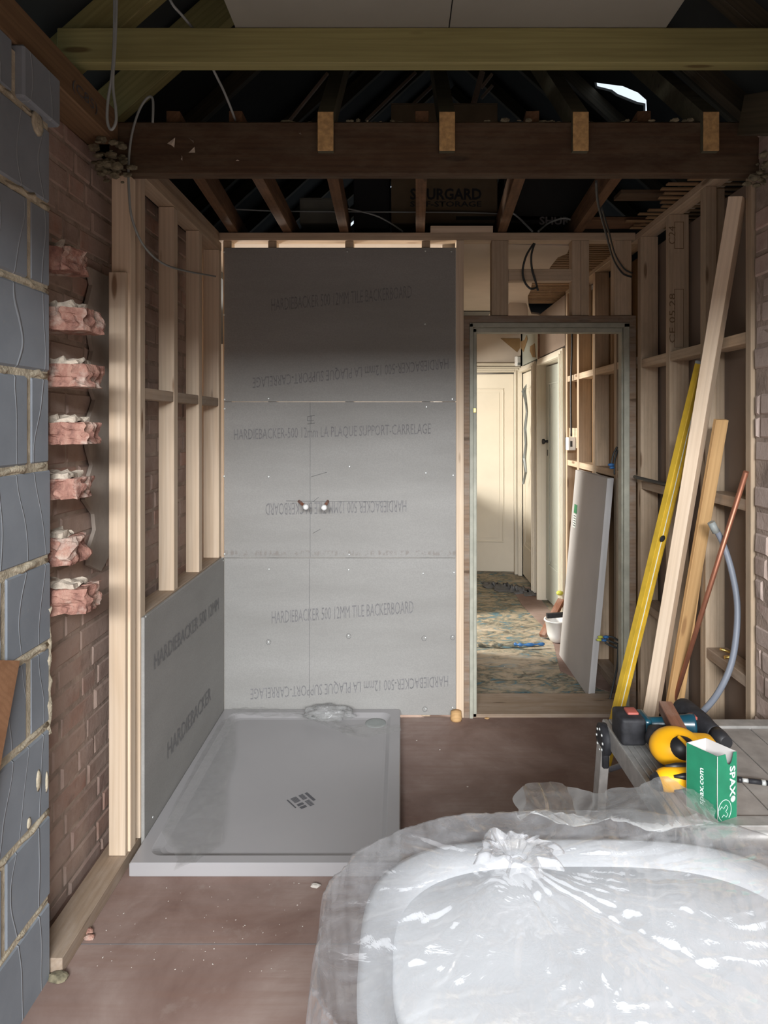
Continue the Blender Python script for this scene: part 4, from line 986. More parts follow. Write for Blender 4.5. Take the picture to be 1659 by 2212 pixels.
W = ('topmost', 'second from top', 'third from top', 'fourth from top', 'fifth from top', 'sixth from top', 'lowest')
for i, (yt, yb, xr_) in enumerate(((530, 580, 150), (662, 712, 180), (785, 835, 185), (912, 960, 176), (1035, 1080, 160), (1165, 1225, 147), (1275, 1330, 178))):
    Yb = 1.84; z1 = P(0, yt, Yb).z; z0 = P(0, yb, Yb).z
    broken_brick(z0, z1-z0, P(xr_, 0, Yb).x, '%s of the broken bricks sticking out beside the grey blocks' % W[i], i+1)
# rubble and debris where brick meets beam
for (cx, cy, cz, sx, sy, sz, n_, lab) in ((-0.955, 2.20, 2.37, .05, .04, .06, 60, 'clump of crumbling mortar under the left end of the header beam'), (1.225, 2.22, 2.33, .035, .03, .05, 40, 'clump of dark debris under the right end of the header beam')):
    bm = bmesh.new(); rnd = random.Random(int(cx*10)+50)
    for i in range(n_):
        s = rnd.uniform(0.004, 0.016)
        bmesh.ops.create_icosphere(bm, subdivisions=1, radius=s, matrix=Matrix.Translation((cx+rnd.gauss(0, sx/2), cy+rnd.uniform(-sy, sy*.6), cz+rnd.gauss(0, sz/2))) @ Matrix.Rotation(rnd.random()*3, 4, 'X') @ Matrix.Diagonal((1.5, 1, .7, 1)))
    tag(link('debris_clump', bm, M['cobweb']), lab, 'debris', kind='stuff')

# plywood offcut at the far left
bm = bmesh.new(); A = Vector((-0.935, 1.616, 0.925)); d1 = Vector((0.0, -0.345, -0.939)); d2_ = Vector((0, -0.939, 0.345)).normalized()
d1.normalize(); L1 = A.z/0.939*0.995
prism(bm, [A, A+d1*L1, A+d1*(L1*0.85)+d2_*0.5, A+d2_*0.5], (0.012, 0, 0))
tag(link('plywood_offcut', bm, M['ply']), 'orange brown board offcut leaning on the grey blocks at the left edge', 'board')

# ------------------------------------------------------------------ shower tray
def tray():
    e = empty('shower_tray', (-0.45, 2.80, 0.0), label='large pale grey rectangular shower tray on the floor in the corner', cat='shower tray')
    hx, hy, H = 0.449, 0.596, 0.045
    def rr(ix, iy, r, n=6):
        out = []
        for cx, cy, a0 in ((ix-r, iy-r, 0), (-(ix-r), iy-r, 90), (-(ix-r), -(iy-r), 180), (ix-r, -(iy-r), 270)):
            for k in range(n+1):
                a = R(a0 + 90*k/n); out.append((cx + r*math.cos(a), cy + r*math.sin(a)))
        return out
    loops = [(rr(hx-.002, hy-.002, 0.004), 0.0), (rr(hx, hy, 0.004), 0.003), (rr(hx, hy, 0.004), H-0.004), (rr(hx-0.004, hy-0.004, 0.006), H),
             (rr(hx-0.046, hy-0.040, 0.045), H), (rr(hx-0.050, hy-0.044, 0.045), H-0.002), (rr(hx-0.066, hy-0.066, 0.05), H-0.016), (rr(hx-0.078, hy-0.08, 0.05), H-0.019), (rr(0.10, 0.12, 0.04), H-0.022)]
    bm = bmesh.new(); prev = None; first = None
    for pts, z in loops:
        ring = [bm.verts.new((x, y, z)) for x, y in pts]
        if prev:
            n = len(ring)
            for i in range(n): f = bm.faces.new((prev[i], prev[(i+1) % n], ring[(i+1) % n], ring[i])); f.smooth = False
        else: bm.faces.new(ring[::-1])
        prev = ring
    bm.faces.new(prev)
    link('tray_body', bm, M['acrylic'], e)
    q = PZ(812, 1562, 0.026) - Vector((-0.45, 2.80, 0))
    bm = bmesh.new(); lathe(bm, [(0.001, 0.004), (0.04, 0.004), (0.052, 0.002), (0.054, -0.002)], 24, Matrix.Translation(q)); link('waste_cover', bm, M['cablegrey'], e)
    # printed sticker: three rows of dashes forming a slanted mark
    bm = bmesh.new(); c = PZ(655, 1732, 0.0245) - Vector((-0.45, 2.80, 0)); Rz = Matrix.Translation(c) @ Matrix.Rotation(R(-52), 4, 'Z')
    for (x0, x1, y0, y1, n_) in ((-0.050, 0.045, 0.034, 0.046, 1), (-0.05, -0.01, 0.006, 0.026, 5), (0.0, 0.045, 0.006, 0.026, 5), (-0.05, -0.01, -0.030, -0.004, 6), (0.0, 0.045, -0.030, -0.004, 2), (-0.05, 0.045, -0.046, -0.040, 1)):
        for k in range(n_):
            w_ = (x1-x0)/n_; vs = [Rz @ Vector(p) for p in ((x0+k*w_, y0, 0), (x0+(k+0.72)*w_, y0, 0), (x0+(k+0.72)*w_, y1, 0), (x0+k*w_, y1, 0))]
            bm.faces.new([bm.verts.new(v) for v in vs])
    link('printed_sticker', bm, M['stick'], e)
    return e
TR = tray()
def film_patch(outline_fn, name, lab, mat, nu=60, nv=30, amp=0.012, seed=0, parent=None, zmin=0.047):
    bm = bmesh.new(); g = []
    for i in range(nu):
        row = []
        for j in range(nv):
            u, v = i/(nu-1), j/(nv-1); p = outline_fn(u, v)
            n_ = abs(noise.noise(Vector((p.x*16+seed, p.y*9, 0)))) + 0.5*abs(noise.noise(Vector((p.x*45+seed, p.y*40, 3))))
            row.append(bm.verts.new(p + Vector((0, 0, 0.002 + amp*n_))))
        g.append(row)
    for i in range(nu-1):
        for j in range(nv-1): bm.faces.new((g[i][j], g[i+1][j], g[i+1][j+1], g[i][j+1]))
    o = link(name, bm, mat, smooth=True)
    if parent: keep(o, parent)
    elif lab: tag(o, lab, 'plastic film')
    return o
def pl(poly, t):
    n = len(poly)-1; k = min(int(t*n), n-1); f = t*n-k; a, b = Vector(poly[k]), Vector(poly[k+1]); return a.lerp(b, f)
def strip(left, right, z):
    def fn(u, v):
        a = pl(left, u); b = pl(right, u); c = a.lerp(b, v); return PZ(c.x, c.y, z)
    return fn
film_patch(strip([(478, 1560), (430, 1640), (378, 1740), (348, 1800), (385, 1862), (375, 1886)], [(508, 1548), (508, 1640), (488, 1700), (487, 1760), (478, 1830), (430, 1862)], 0.047), 'protective_film', None, M['clear2'], amp=0.014, seed=3, parent=TR)
film_patch(strip([(500, 1532), (560, 1530), (610, 1536), (660, 1540), (700, 1550), (760, 1570), (864, 1570)], [(505, 1545), (560, 1552), (620, 1552), (680, 1562), (740, 1585), (780, 1600), (868, 1583)], 0.047), 'protective_film', None, M['clear2'], amp=0.018, seed=9, parent=TR)
# crumpled ball of film at the back edge
bm = bmesh.new(); bmesh.ops.create_icosphere(bm, subdivisions=4, radius=1.0)
for v in bm.verts:
    n_ = noise.noise(v.co*2.6)*0.35 + noise.noise(v.co*6)*0.22; v.co *= (1+n_); v.co.z = max(v.co.z, -0.55)
bmesh.ops.transform(bm, matrix=Matrix.Translation((PZ(712, 1545, 0.05) + Vector((0, -0.03, 0.022)))) @ Matrix.Diagonal((0.115, 0.055, 0.035, 1)), verts=bm.verts)
tag(link('crumpled_film', bm, M['clear'], smooth=True), 'crumpled ball of clear film on the back edge of the shower tray', 'plastic film')

# ------------------------------------------------------------------ leaning things at the right
def level():
    a = PZ(1303, 1672, 0.0) + Vector((0, 0, 0.012)); b = Vector((1.148, 2.53, 1.735)); L = (b-a).length; d = (b-a).normalized()
    yv = (Vector((1, 0, 0)) - d*d.x).normalized(); zv = d.cross(yv)
    m = Matrix(((d.x, yv.x, zv.x), (d.y, yv.y, zv.y), (d.z, yv.z, zv.z))).to_4x4()
    e = empty('spirit_level', a, label='long yellow spirit level leaning against the right stud wall', cat='spirit level')
    e.matrix_world = Matrix.Translation(a) @ m @ Matrix.Rotation(R(24), 4, 'X')
    bm = bmesh.new(); h = 0.0245
    # I section: two flanges and web
    abox(bm, 0, L, -h, -h+0.009, -0.013, 0.013, 0.001); abox(bm, 0, L, h-0.009, h, -0.013, 0.013, 0.001); abox(bm, 0, L, -h+0.009, h-0.009, -0.004, 0.006)
    link('level_body', bm, M['yellow'], e)
    bm = bmesh.new(); abox(bm, 0.01, L-0.01, 0.006, 0.0085, -0.0065, -0.0045); link('pale_edge_line', bm, M['print'], e)
    for x in (-0.002, L-0.012):
        bm = bmesh.new(); abox(bm, x, x+0.014, -h-0.0012, h+0.0012, -0.0145, 0.0145, 0.003); link('end_cap', bm, M['cablegrey'], e)
    for x in (L*0.60,):
        bm = bmesh.new(); lathe(bm, [(0.001, 0.001), (0.010, 0.001), (0.014, 0)], 16, Matrix.Translation((x, 0.0, -0.0135)) @ Matrix.Rotation(R(180), 4, 'X')); link('vial_mount', bm, M['dustblk'], e)
    return e
level()
beam('leaning_plank', PZ(1383, 1690, 0.0)+Vector((0, 0, 0.02)), Vector((1.180, 2.33, 2.29)), 0.046, 0.075, M['pine'], roll=R(-38), label='long pale pine plank leaning steeply against the right stud wall', cat='plank')
beam('leaning_plank', PZ(1424, 1690, 0.0)+Vector((0, 0, 0.01)), Vector((1.175, 2.44, 1.515)), 0.050, 0.018, M['tan'], roll=R(8), label='shorter tan plank leaning between pine plank and copper pipe', cat='plank')
beam('leaning_plank', PZ(1446, 1680, 0.0)+Vector((0, 0, 0.01)), P(1516, 1170, 2.62), 0.030, 0.018, M['tan'], roll=R(0), label='short narrow tan batten leaning behind the copper pipe', cat='plank')
tube('copper_pipe', [PZ(1408, 1668, 0.0), Vector((1.186, 2.285, 1.335))], 0.009, M['copper'], seg=14, label='straight copper pipe leaning against the right wall', cat='pipe')
tube('conduit', [P(1537, 1130, 2.42), P(1560, 1170, 2.42), P(1582, 1240, 2.40), P(1593, 1320, 2.38), P(1583, 1420, 2.36), P(1555, 1490, 2.36), P(1512, 1543, 2.40), P(1440, 1605, 2.5), P(1370, 1642, 2.62), P(1318, 1662, 2.75)], 0.011, M['conduit'], seg=12, label='grey plastic conduit curving in front of the right studs', cat='conduit')
tube('conduit_collar', [P(1536, 1128, 2.42), P(1547, 1150, 2.42)], 0.0135, M['cablegrey'], seg=12, label='pale collar on the top end of the curved conduit', cat='conduit collar')
bm = bmesh.new(); bmesh.ops.create_cone(bm, segments=8, radius1=.001, radius2=.001, depth=.001); bm.clear()
q = P(1418, 1300, 3.10)
lathe(bm, [(0.030, -0.012), (0.034, -0.012), (0.034, 0.012), (0.024, 0.012), (0.024, -0.012), (0.030, -0.012)], 24, Matrix.Translation((1.22, 3.05, 0.633)))
tag(link('tape_roll', bm, M['clear'], smooth=False), 'roll of clear tape lying on the low right noggin', 'tape roll')
bm = bmesh.new(); tube_bm(bm, [P(1556, 1402, 2.45), P(1590, 1412, 2.45)], 0.005, 6); tube_bm(bm, [P(1565, 1420, 2.45), P(1590, 1418, 2.45)], 0.006, 6)
tag(link('screw_pile', bm, M['brass']), 'two screws lying on the low noggin behind the conduit', 'screws')

# ------------------------------------------------------------------ work platform
def platform():
    Z = 0.60; x0, x1, y0, y1 = 0.615, 1.185, 1.490, 2.030
    e = empty('work_platform', ((x0+x1)/2, (y0+y1)/2, 0), label='folding aluminium work platform carrying the tools by the right wall', cat='work platform')
    def K(o): return keep(o, e)
    bm = bmesh.new()
    for k in range(4): abox(bm, x0+0.001+k*0.018, x0+0.016+k*0.018, y0, y1, Z-0.06, Z, 0.0015)
    abox(bm, x0, x0+0.07, y0, y1, Z-0.055, Z-0.004); K(link('side_rail', bm, M['alu']))
    bm = bmesh.new(); abox(bm, x0+0.07, x1, y1-0.05, y1, Z-0.05, Z, 0.003); K(link('back_rail', bm, M['alu']))
    bm = bmesh.new(); abox(bm, x0+0.07, x1, y0, y0+0.04, Z-0.012, Z, 0.002)
    tube_bm(bm, [Vector((x0+0.02, y0+0.012, Z-0.030)), Vector((x1, y0+0.012, Z-0.030))], 0.024, 16); K(link('front_rail', bm, M['alu']))
    bm = bmesh.new(); abox(bm, x0+0.02, x1, y0+0.01, y0+0.035, Z-0.10, Z-0.075, 0.003); K(link('lower_rail', bm, M['alu']))
    bm = bmesh.new()
    for k in range(5):
        a = x0+0.075+k*0.0875; abox(bm, a, a+0.0845, y0+0.04, y1-0.05, Z-0.03, Z-0.006, 0.0015)
    K(link('deck', bm, M['aludeck']))
    for (yy, sgn) in ((y1-0.03, 1), (y0+0.05, -1)):
        for (xx, sx) in ((x0+0.0, -1), (x1-0.03, 0)):
            top = Vector((xx-0.004 if sx else xx, yy, Z-0.05)); foot = Vector((xx + sx*0.045, yy+0.03*sgn*0, 0.012))
            lg = K(beam('leg', foot, top, 0.026, 0.05, M['alu'], bev=0.002))
            bm = bmesh.new(); abox(bm, foot.x-0.018, foot.x+0.018, foot.y-0.03, foot.y+0.03, 0, 0.025, 0.003); keep(link('rubber_foot', bm, M['blackp']), lg)
    for yy in (y1-0.035,):
        bm = bmesh.new(); Mh = Matrix.Translation((x0-0.006, yy, Z-0.045)) @ Matrix.Rotation(R(90), 4, 'Y')
        lathe(bm, [(0.001, 0.012), (0.044, 0.012), (0.046, 0.008), (0.046, -0.010), (0.001, -0.010)], 28, Mh, 0)
        abox(bm, x0-0.018, x0+0.002, yy-0.03, yy+0.03, Z-0.12, Z-0.02, 0.004)
        hg = K(link('hinge', bm, M['dustblk']))
        for k in range(8):
            bm = bmesh.new(); a = k*math.pi/4; lathe(bm, [(0.001, 0.003), (0.003, 0.003), (0.005, 0)], 8, Matrix.Translation((x0-0.018, yy+0.03*math.cos(a), Z-0.045+0.03*math.sin(a))) @ Matrix.Rotation(R(-90), 4, 'Y'))
            link('rivet', bm, M['zinc'], hg)
    return Z
PZt = platform()

# ------------------------------------------------------------------ tools on the platform
def frame_from(a, b, up=(0, 0, 1)):
    a = Vector(a); b = Vector(b); x = (b-a).normalized(); y = Vector(up).cross(x).normalized(); z = x.cross(y)
    return Matrix.Translation(a) @ Matrix(((x.x, y.x, z.x), (x.y, y.y, z.y), (x.z, y.z, z.z))).to_4x4(), (b-a).length
def rounded(bm, x0, x1, y0, y1, z0, z1, r, seg=3, M_=None, mi=0):
    n0 = set(bm.verts)
    vs = abox(bm, x0, x1, y0, y1, z0, z1, 0, mi)
    es = list({e for v in vs for e in v.link_edges})
    bmesh.ops.bevel(bm, geom=es, offset=r, segments=seg, affect='EDGES', profile=0.5)
    new = [v for v in bm.verts if v not in n0]
    for f in bm.faces:
        if f.verts[0] not in n0: f.smooth = True
    if M_ is not None: bmesh.ops.transform(bm, matrix=M_, verts=new)
def drill():
    e = empty('cordless_drill', (0.70, 1.90, PZt), label='dusty dark teal cordless drill lying on the back of the platform', cat='drill')
    # battery at the left, grip towards the right, motor body at the right end
    bm = bmesh.new(); rounded(bm, -0.085, -0.015, -0.05, 0.045, 0.002, 0.078, 0.010); bt = link('battery', bm, M['dustblk'], e)
    bm = bmesh.new(); rounded(bm, -0.058, -0.026, -0.020, 0.02, 0.074, 0.084, 0.004); link('battery_clip', bm, M['red'], bt)
    bm = bmesh.new(); rounded(bm, -0.020, 0.004, -0.045, 0.035, 0.006, 0.074, 0.010); link('battery_collar', bm, M['teal'], e)
    bm = bmesh.new(); tube_bm(bm, spline([(-0.005, 0, 0.04), (0.03, -0.004, 0.043), (0.08, -0.012, 0.046), (0.13, -0.02, 0.048)], 6), [0.026, 0.024, 0.021, 0.020, 0.019, 0.019, 0.019, 0.019, 0.020, 0.021, 0.022, 0.022, 0.023, 0.024, 0.025, 0.026, 0.028, 0.028, 0.028], 16, 0, 1.15); link('grip', bm, M['teal'], e)
    bm = bmesh.new(); tube_bm(bm, spline([(0.145, 0.11, 0.045), (0.148, 0.06, 0.046), (0.155, -0.02, 0.046), (0.165, -0.07, 0.045)], 6), [0.020, 0.027, 0.031, 0.033, 0.034, 0.034, 0.034, 0.034, 0.033, 0.034, 0.034, 0.033, 0.032, 0.03, 0.028, 0.027, 0.026, 0.025, 0.024], 18); mh = link('motor_housing', bm, M['dustblk'], e)
    bm = bmesh.new(); tube_bm(bm, [Vector((0.166, -0.072, 0.045)), Vector((0.169, -0.090, 0.045)), Vector((0.173, -0.118, 0.045))], [0.024, 0.023, 0.017], 18); link('chuck', bm, M['blackp'], mh)
    bm = bmesh.new(); rounded(bm, 0.118, 0.135, -0.03, 0.0, 0.066, 0.076, 0.003); link('direction_switch', bm, M['red'], mh)
drill()
def jigsaw():
    e = empty('yellow_power_tool', (0.722, 1.745, PZt), rz=R(-6), label='yellow and black power tool lying behind the green carton', cat='power tool')
    bm = bmesh.new(); bmesh.ops.create_uvsphere(bm, u_segments=28, v_segments=16, radius=1.0, matrix=Matrix.Translation((0, 0, 0.052)) @ Matrix.Diagonal((0.068, 0.060, 0.050, 1)))
    rounded(bm, 0.0, 0.10, -0.035, 0.035, 0.015, 0.085, 0.020); link('body', bm, M['yelt'], e, smooth=True)
    bm = bmesh.new(); bmesh.ops.create_uvsphere(bm, u_segments=24, v_segments=12, radius=1.0, matrix=Matrix.Translation((0.004, -0.038, 0.068)) @ Matrix.Rotation(R(-35), 4, 'X') @ Matrix.Diagonal((0.036, 0.027, 0.030, 1)))
    rg = link('rubber_grip', bm, M['blackp'], e, smooth=True)
    bm = bmesh.new(); tube_bm(bm, spline([(-0.006, -0.040, 0.099), (0.008, -0.060, 0.088), (0.026, -0.070, 0.060), (0.05, -0.072, 0.025), (0.06, -0.07, 0.008)], 6), 0.0045, 8); link('yellow_band', bm, M['yelt'], rg)
    bm = bmesh.new(); lathe(bm, [(0.05, 0), (0.054, 0.01), (0.054, 0.035), (0.04, 0.045)], 26, Matrix.Translation((-0.02, 0.04, 0.028)) @ Matrix.Rotation(R(20), 4, 'Y')); link('dust_skirt', bm, M['dustblk'], e)
jigsaw()
def multitool():
    e = empty('yellow_handle_tool', (0.668, 1.62, PZt), label='yellow and black tool handle showing just left of the green carton', cat='power tool')
    bm = bmesh.new(); tube_bm(bm, spline([(-0.045, 0.0, 0.030), (-0.02, 0, 0.034), (0.03, 0, 0.036), (0.08, 0, 0.034)], 5), [0.012, 0.019, 0.023, 0.026, 0.027, 0.028, 0.028, 0.028, 0.028, 0.028, 0.028, 0.028, 0.028, 0.028, 0.027, 0.026], 18); hn = link('handle', bm, M['yelt'], e)
    for (x0, x1, a0) in ((-0.012, 0.07, 60), (-0.012, 0.07, 130), (-0.02, 0.07, 200)):
        bm = bmesh.new(); pts = [Vector((x0 + (x1-x0)*t, -0.029*math.cos(R(a0-90))*1.0, 0.035+0.029*math.sin(R(a0-90)))) for t in (0, .3, .6, 1)]
        tube_bm(bm, pts, [0.003, 0.008, 0.008, 0.005], 8); link('rubber_inlay', bm, M['blackp'], hn)
    bm = bmesh.new(); lathe(bm, [(0.014, -0.012), (0.022, 0.0), (0.022, 0.012), (0.014, 0.016)], 18, Matrix.Translation((-0.045, 0, 0.030)) @ Matrix.Rotation(R(90), 4, 'Y')); link('end_collar', bm, M['blackp'], e)
multitool()
a = P(1437, 1526, 1.93); b = P(1483, 1612, 1.715)
Mf, L = frame_from(a, b); bm = bmesh.new(); abox(bm, 0, L, -0.0185, 0.0185, -0.016, 0.016, 0.002)
o = tag(link('brown_batten', bm, M['redbat'], M=Mf), 'short reddish brown batten lying across the drill and yellow tool', 'timber')
bm = bmesh.new(); rnd = random.Random(5)
abox(bm, L, L+0.001, -0.017, 0.017, -0.015, 0.015); 
o2 = link('sawn_end', bm, M['cablegrey'], o)
# white plastic bracket
e = empty('white_bracket', (1.00, 1.985, PZt), label='white plastic bracket on the far edge of the platform', cat='bracket')
bm = bmesh.new(); abox(bm, -0.10, 0.0, -0.03, 0.03, 0.0, 0.012, 0.001); abox(bm, -0.052, 0.0, -0.03, 0.03, 0.012, 0.02, .001); link('base', bm, M['whitep'], e)
bm = bmesh.new(); abox(bm, -0.004, 0.004, -0.036, 0.036, -0.0, 0.030, 0.001); link('flange', bm, M['whitep'], e)
e.location.x = P(1527, 0, 1.985).x

def green_box():
    C = Vector((0.7135, 1.500, PZt)); A = Vector((0.672, 1.566, PZt)); D = Vector((0.770, 1.524, PZt)); Bk = A + (D-C)
    H = 0.150
    e = empty('screw_carton', C, label='green open screw carton with white lettering standing on the platform', cat='carton')
    # walls with thickness, open top; front right wall has a thumb notch
    def wall(p, q, inw, notch=False):
        bm = bmesh.new(); d = (q-p); n = 12; top = []
        for k in range(n+1):
            t = k/n; z = H
            if notch: 
                s = (t-0.62)/0.2
                if abs(s) < 1: z = H - 0.026*math.sqrt(1-s*s)
            top.append(p + d*t + Vector((0, 0, z)))
        pts = [p, q] + top[::-1]
        prism(bm, pts, inw*0.0012, 0); return bm
    inx = (D-C).normalized(); iny = (A-C).normalized()
    keep(link('left_side', wall(A, C, inx), M['boxgreen']), e)
    keep(link('right_side', wall(C, D, iny, True), M['boxgreen']), e)
    keep(link('back_side', wall(Bk, A, -iny), M['boxin']), e); keep(link('far_side', wall(D, Bk, -inx), M['boxin']), e)
    bm = bmesh.new(); prism(bm, [A, C, D, Bk], (0, 0, 0.001)); keep(link('base', bm, M['boxin']), e)
    bm = bmesh.new()   # white worn crease down the front corner
    tube_bm(bm, [C + Vector((0, -0.0002, 0.002)), C + Vector((0, -0.0002, H))], 0.0007, 5); keep(link('worn_crease', bm, M['boxin']), e)
    # lining edges, grey inside faces
    for p, q, w_ in ((A + inx*0.0014, C + inx*0.0014, inx), (C + iny*0.0014, D + iny*0.0014, iny)):
        bm = bmesh.new(); prism(bm, [p, q, q + Vector((0, 0, H-0.028)), p + Vector((0, 0, H-0.028))], w_*0.0006); keep(link('inner_lining', bm, M['boxin']), e)
    wl = (A-C).length; wr = (D-C).length
    up = Vector((0, 0, 1)); dn = -up
    # text runs down the right face, and up the left one
    r = (D-C).normalized(); l = (C-A).normalized()
    text_mesh('SPAX', C + r*(wr*0.62) + up*(H*0.80), dn, r, H*0.46, wr*0.28, M['print'], e, lift=0.0006, bold=0.022)
    text_mesh('spax.com', A + l*(wl*0.62) + up*(H*0.16), up, -l, H*0.56, wl*0.16, M['print'], e, lift=0.0006, bold=0.012)
    # ring and cross logo at the lower corner of the right face
    Nn = r.cross(up)
    bm = bmesh.new(); cc = C + r*(wr*0.36) + up*(H*0.135) - r.cross(up)*-0.0006
    out = r.cross(up)
    cc = C + r*(wr*0.36) + up*(H*0.16) + out*0.0008
    ring = [cc + r*math.cos(t)*0.020 + up*math.sin(t)*0.024 for t in [k*math.pi/16*1.0 - 0.9 for k in range(27)]]
    tube_bm(bm, ring, 0.0006, 5)
    cr = [(-.016, .004), (-.009, .011), (-.004, .004), (.004, .012), (.010, .005), (.003, -.003), (.010, -.010), (.004, -.016), (-.003, -.009), (-.009, -.014)]
    tube_bm(bm, [cc + r*x + up*y for x, y in cr], 0.0005, 5)
    lathe(bm, [(0.0065, 0.0), (0.0075, 0.0)], 18, Matrix.Translation(C + r*(wr*0.78) + up*(H*0.30) + out*0.0009) @ out.to_track_quat('Z', 'Y').to_matrix().to_4x4())
    keep(link('logo', bm, M['print']), e)
green_box()
# bit extension and black wire clip on the right
e = empty('bit_holder', P(1600, 1711, 1.62), label='steel and black bit holder lying right of the green carton', cat='tool')
o0 = P(1596, 1710, 1.60); 
for i, (p, q, rr_, mt) in enumerate(((1597, 1606, 0.007, 'blackp'), (1606, 1618, 0.005, 'zinc'), (1618, 1643, 0.006, 'dustblk'), (1643, 1651, 0.007, 'zinc'), (1651, 1668, 0.006, 'blackp'))):
    a = Vector((P(p, 0, 1.66).x, 1.67 - 0.0003*(p-1597), PZt + 0.008)); b = Vector((P(q, 0, 1.66).x, 1.67 - 0.0003*(q-1597), PZt+0.008))
    bm = bmesh.new(); tube_bm(bm, [a, b], rr_, 12); keep(link(['tip', 'neck', 'sleeve', 'collar', 'shank'][i], bm, M[mt]), e)
tube('wire_hoop', [P(1622, 1690, 1.85), P(1618, 1676, 1.85), P(1626, 1670, 1.85), P(1640, 1684, 1.82), P(1655, 1706, 1.80)], 0.005, M['blackp'], label='black bent wire standing at the back right of the platform', cat='wire')

# ------------------------------------------------------------------ wrapped bath
def superell(a, b, n, t):
    c, s = math.cos(t), math.sin(t)
    return a*math.copysign(abs(c)**(2/n), c), b*math.copysign(abs(s)**(2/n), s)
def bath():
    cx, cy = 0.365, 1.12
    e = empty('wrapped_bath', (cx, cy, 0), label='white freestanding bath wrapped in polythene in the right foreground', cat='bath')
    bm = bmesh.new(); seg = 96
    prof = [(0.70, 0.70, 0.0, 2.6), (0.72, 0.74, 0.01, 2.6), (0.80, 0.82, 0.15, 2.8), (0.90, 0.91, 0.40, 3.0), (0.985, 0.98, 0.575, 3.2), (1.0, 1.0, 0.585, 3.2), (1.0, 1.0, 0.605, 3.2), (0.97, 0.95, 0.612, 3.2),
            (0.90, 0.84, 0.606, 3.0), (0.87, 0.79, 0.585, 3.0), (0.84, 0.74, 0.45, 2.8), (0.78, 0.66, 0.25, 2.6), (0.68, 0.52, 0.19, 2.4), (0.3, 0.2, 0.175, 2.0)]
    prev = None
    for fx, fy, z, n in prof:
        ring = [bm.verts.new((*superell(0.435*fx, 0.315*fy, n, 2*math.pi*k/seg), z)) for k in range(seg)]
        if prev:
            for k in range(seg): f = bm.faces.new((prev[k], prev[(k+1) % seg], ring[(k+1) % seg], ring[k])); f.smooth = True
        else: bm.faces.new(ring[::-1])
        prev = ring
    bm.faces.new(prev); link('bath_tub', bm, M['white'], e)
    bm = bmesh.new(); prev = None  # white sheet added in the tub to brighten it under the film
    for fx, z in ((0.895, 0.555), (0.885, 0.578), (0.85, 0.588), (0.5, 0.590), (0.05, 0.590)):
        ring = [bm.verts.new((*superell(0.435*fx, 0.315*fx*0.94, 3.0, 2*math.pi*k/seg), z)) for k in range(seg)]
        if prev:
            for k in range(seg): f = bm.faces.new((prev[k], prev[(k+1) % seg], ring[(k+1) % seg], ring[k])); f.smooth = True
        prev = ring
    bm.faces.new(prev); link('brightening_sheet', bm, M['sheetw'], e)
    # film: polar sheet, gathered into a knot
    kx, ky = 0.224 - cx, 1.300 - cy
    def fold(x, y):
        dx, dy = x-kx, y-ky; d = math.hypot(dx, dy); a = math.atan2(dy, dx)
        v = Vector((math.cos(a)*5.0, math.sin(a)*5.0, d*1.5)); r1 = 1-abs(noise.noise(v*1.0))*2
        v2 = Vector((math.cos(a)*14, math.sin(a)*14, d*2.0+5)); r2 = 1-abs(noise.noise(v2))*2
        v3 = Vector((x*7, y*7, 2.0)); r3 = noise.noise(v3)
        v4 = Vector((x*26, y*26, 4.0)); r4 = 1-abs(noise.noise(v4))*2
        k = math.exp(-d*1.6)
        return 0.0045*r1*min(1, d*5) + 0.0028*r2*k*min(1, d*14) + 0.012*r3 + 0.0026*(1-abs(noise.noise(Vector((x*9+y*5, y*26-x*8, 4.0))))*2) + 0.0022*(1-abs(noise.noise(Vector((x*34-y*9, y*8+x*4, 8.0))))*2), d
    bm = bmesh.new(); NT, NR = 420, 150; rings = []
    for j in range(NR+1):
        t = j/NR; ring = []
        for k in range(NT):
            th = 2*math.pi*k/NT
            if t < 0.62:
                s = t/0.62; fx, fy = s*0.975, s*0.975; nn = 2.0 + 0.45*s
                x, y = superell(0.515*fx, 0.352*fy, nn, th)
                z = 0.650 - 0.022*(1-s**2.5)*1.0
                h, d = fold(x, y); z += h*(0.35+0.65*min(1, (1-s)*6)) + 0.018*math.exp(-(d/0.04)**2)
            else:
                s = (t-0.62)/0.38; nn = 2.45; bul = 0.975 + 0.03*math.sin(min(1, s*3)*math.pi/2) - 0.16*s*s
                x, y = superell(0.515*bul, 0.352*bul, nn, th)
                z = 0.650 - 0.012*s*3 - 0.60*s**1.25
                a = th
                w1 = noise.noise(Vector((math.cos(a)*9, math.sin(a)*9, z*2.5))); w2 = 1-abs(noise.noise(Vector((math.cos(a)*22, math.sin(a)*22, z*5))))*2
                o_ = 1 + 0.022*w1 + 0.010*w2
                x *= o_; y *= 1 + 0.035*w1*0.6 + 0.008*w2
                z = max(z, 0.006)
                h, d = fold(x, y); z += h*0.35*(1-s)
            ring.append(bm.verts.new((x, y, z)))
        rings.append(ring)
    for a, b in zip(rings, rings[1:]):
        for k in range(NT): f = bm.faces.new((a[k], a[(k+1) % NT], b[(k+1) % NT], b[k])); f.smooth = True
    link('polythene_wrap', bm, M['film'], e, smooth=True)
    # gathered ruff at the knot
    bm = bmesh.new(); rows = []
    for i in range(26):
        r_ = []; t = i/25
        for k in range(90):
            a = 2*math.pi*k/90; w_ = noise.noise(Vector((math.cos(a)*3, math.sin(a)*3, t*2)))
            rad = 0.010 + 0.055*t**0.8*(1+0.5*w_) + 0.012*math.sin(a*9+w_*4)*t
            r_.append(bm.verts.new((kx + rad*math.cos(a)*1.15, ky - 0.03*t + rad*math.sin(a)*0.9, 0.645 + 0.045*math.sin(t*2.4) + 0.012*w_*t)))
        rows.append(r_)
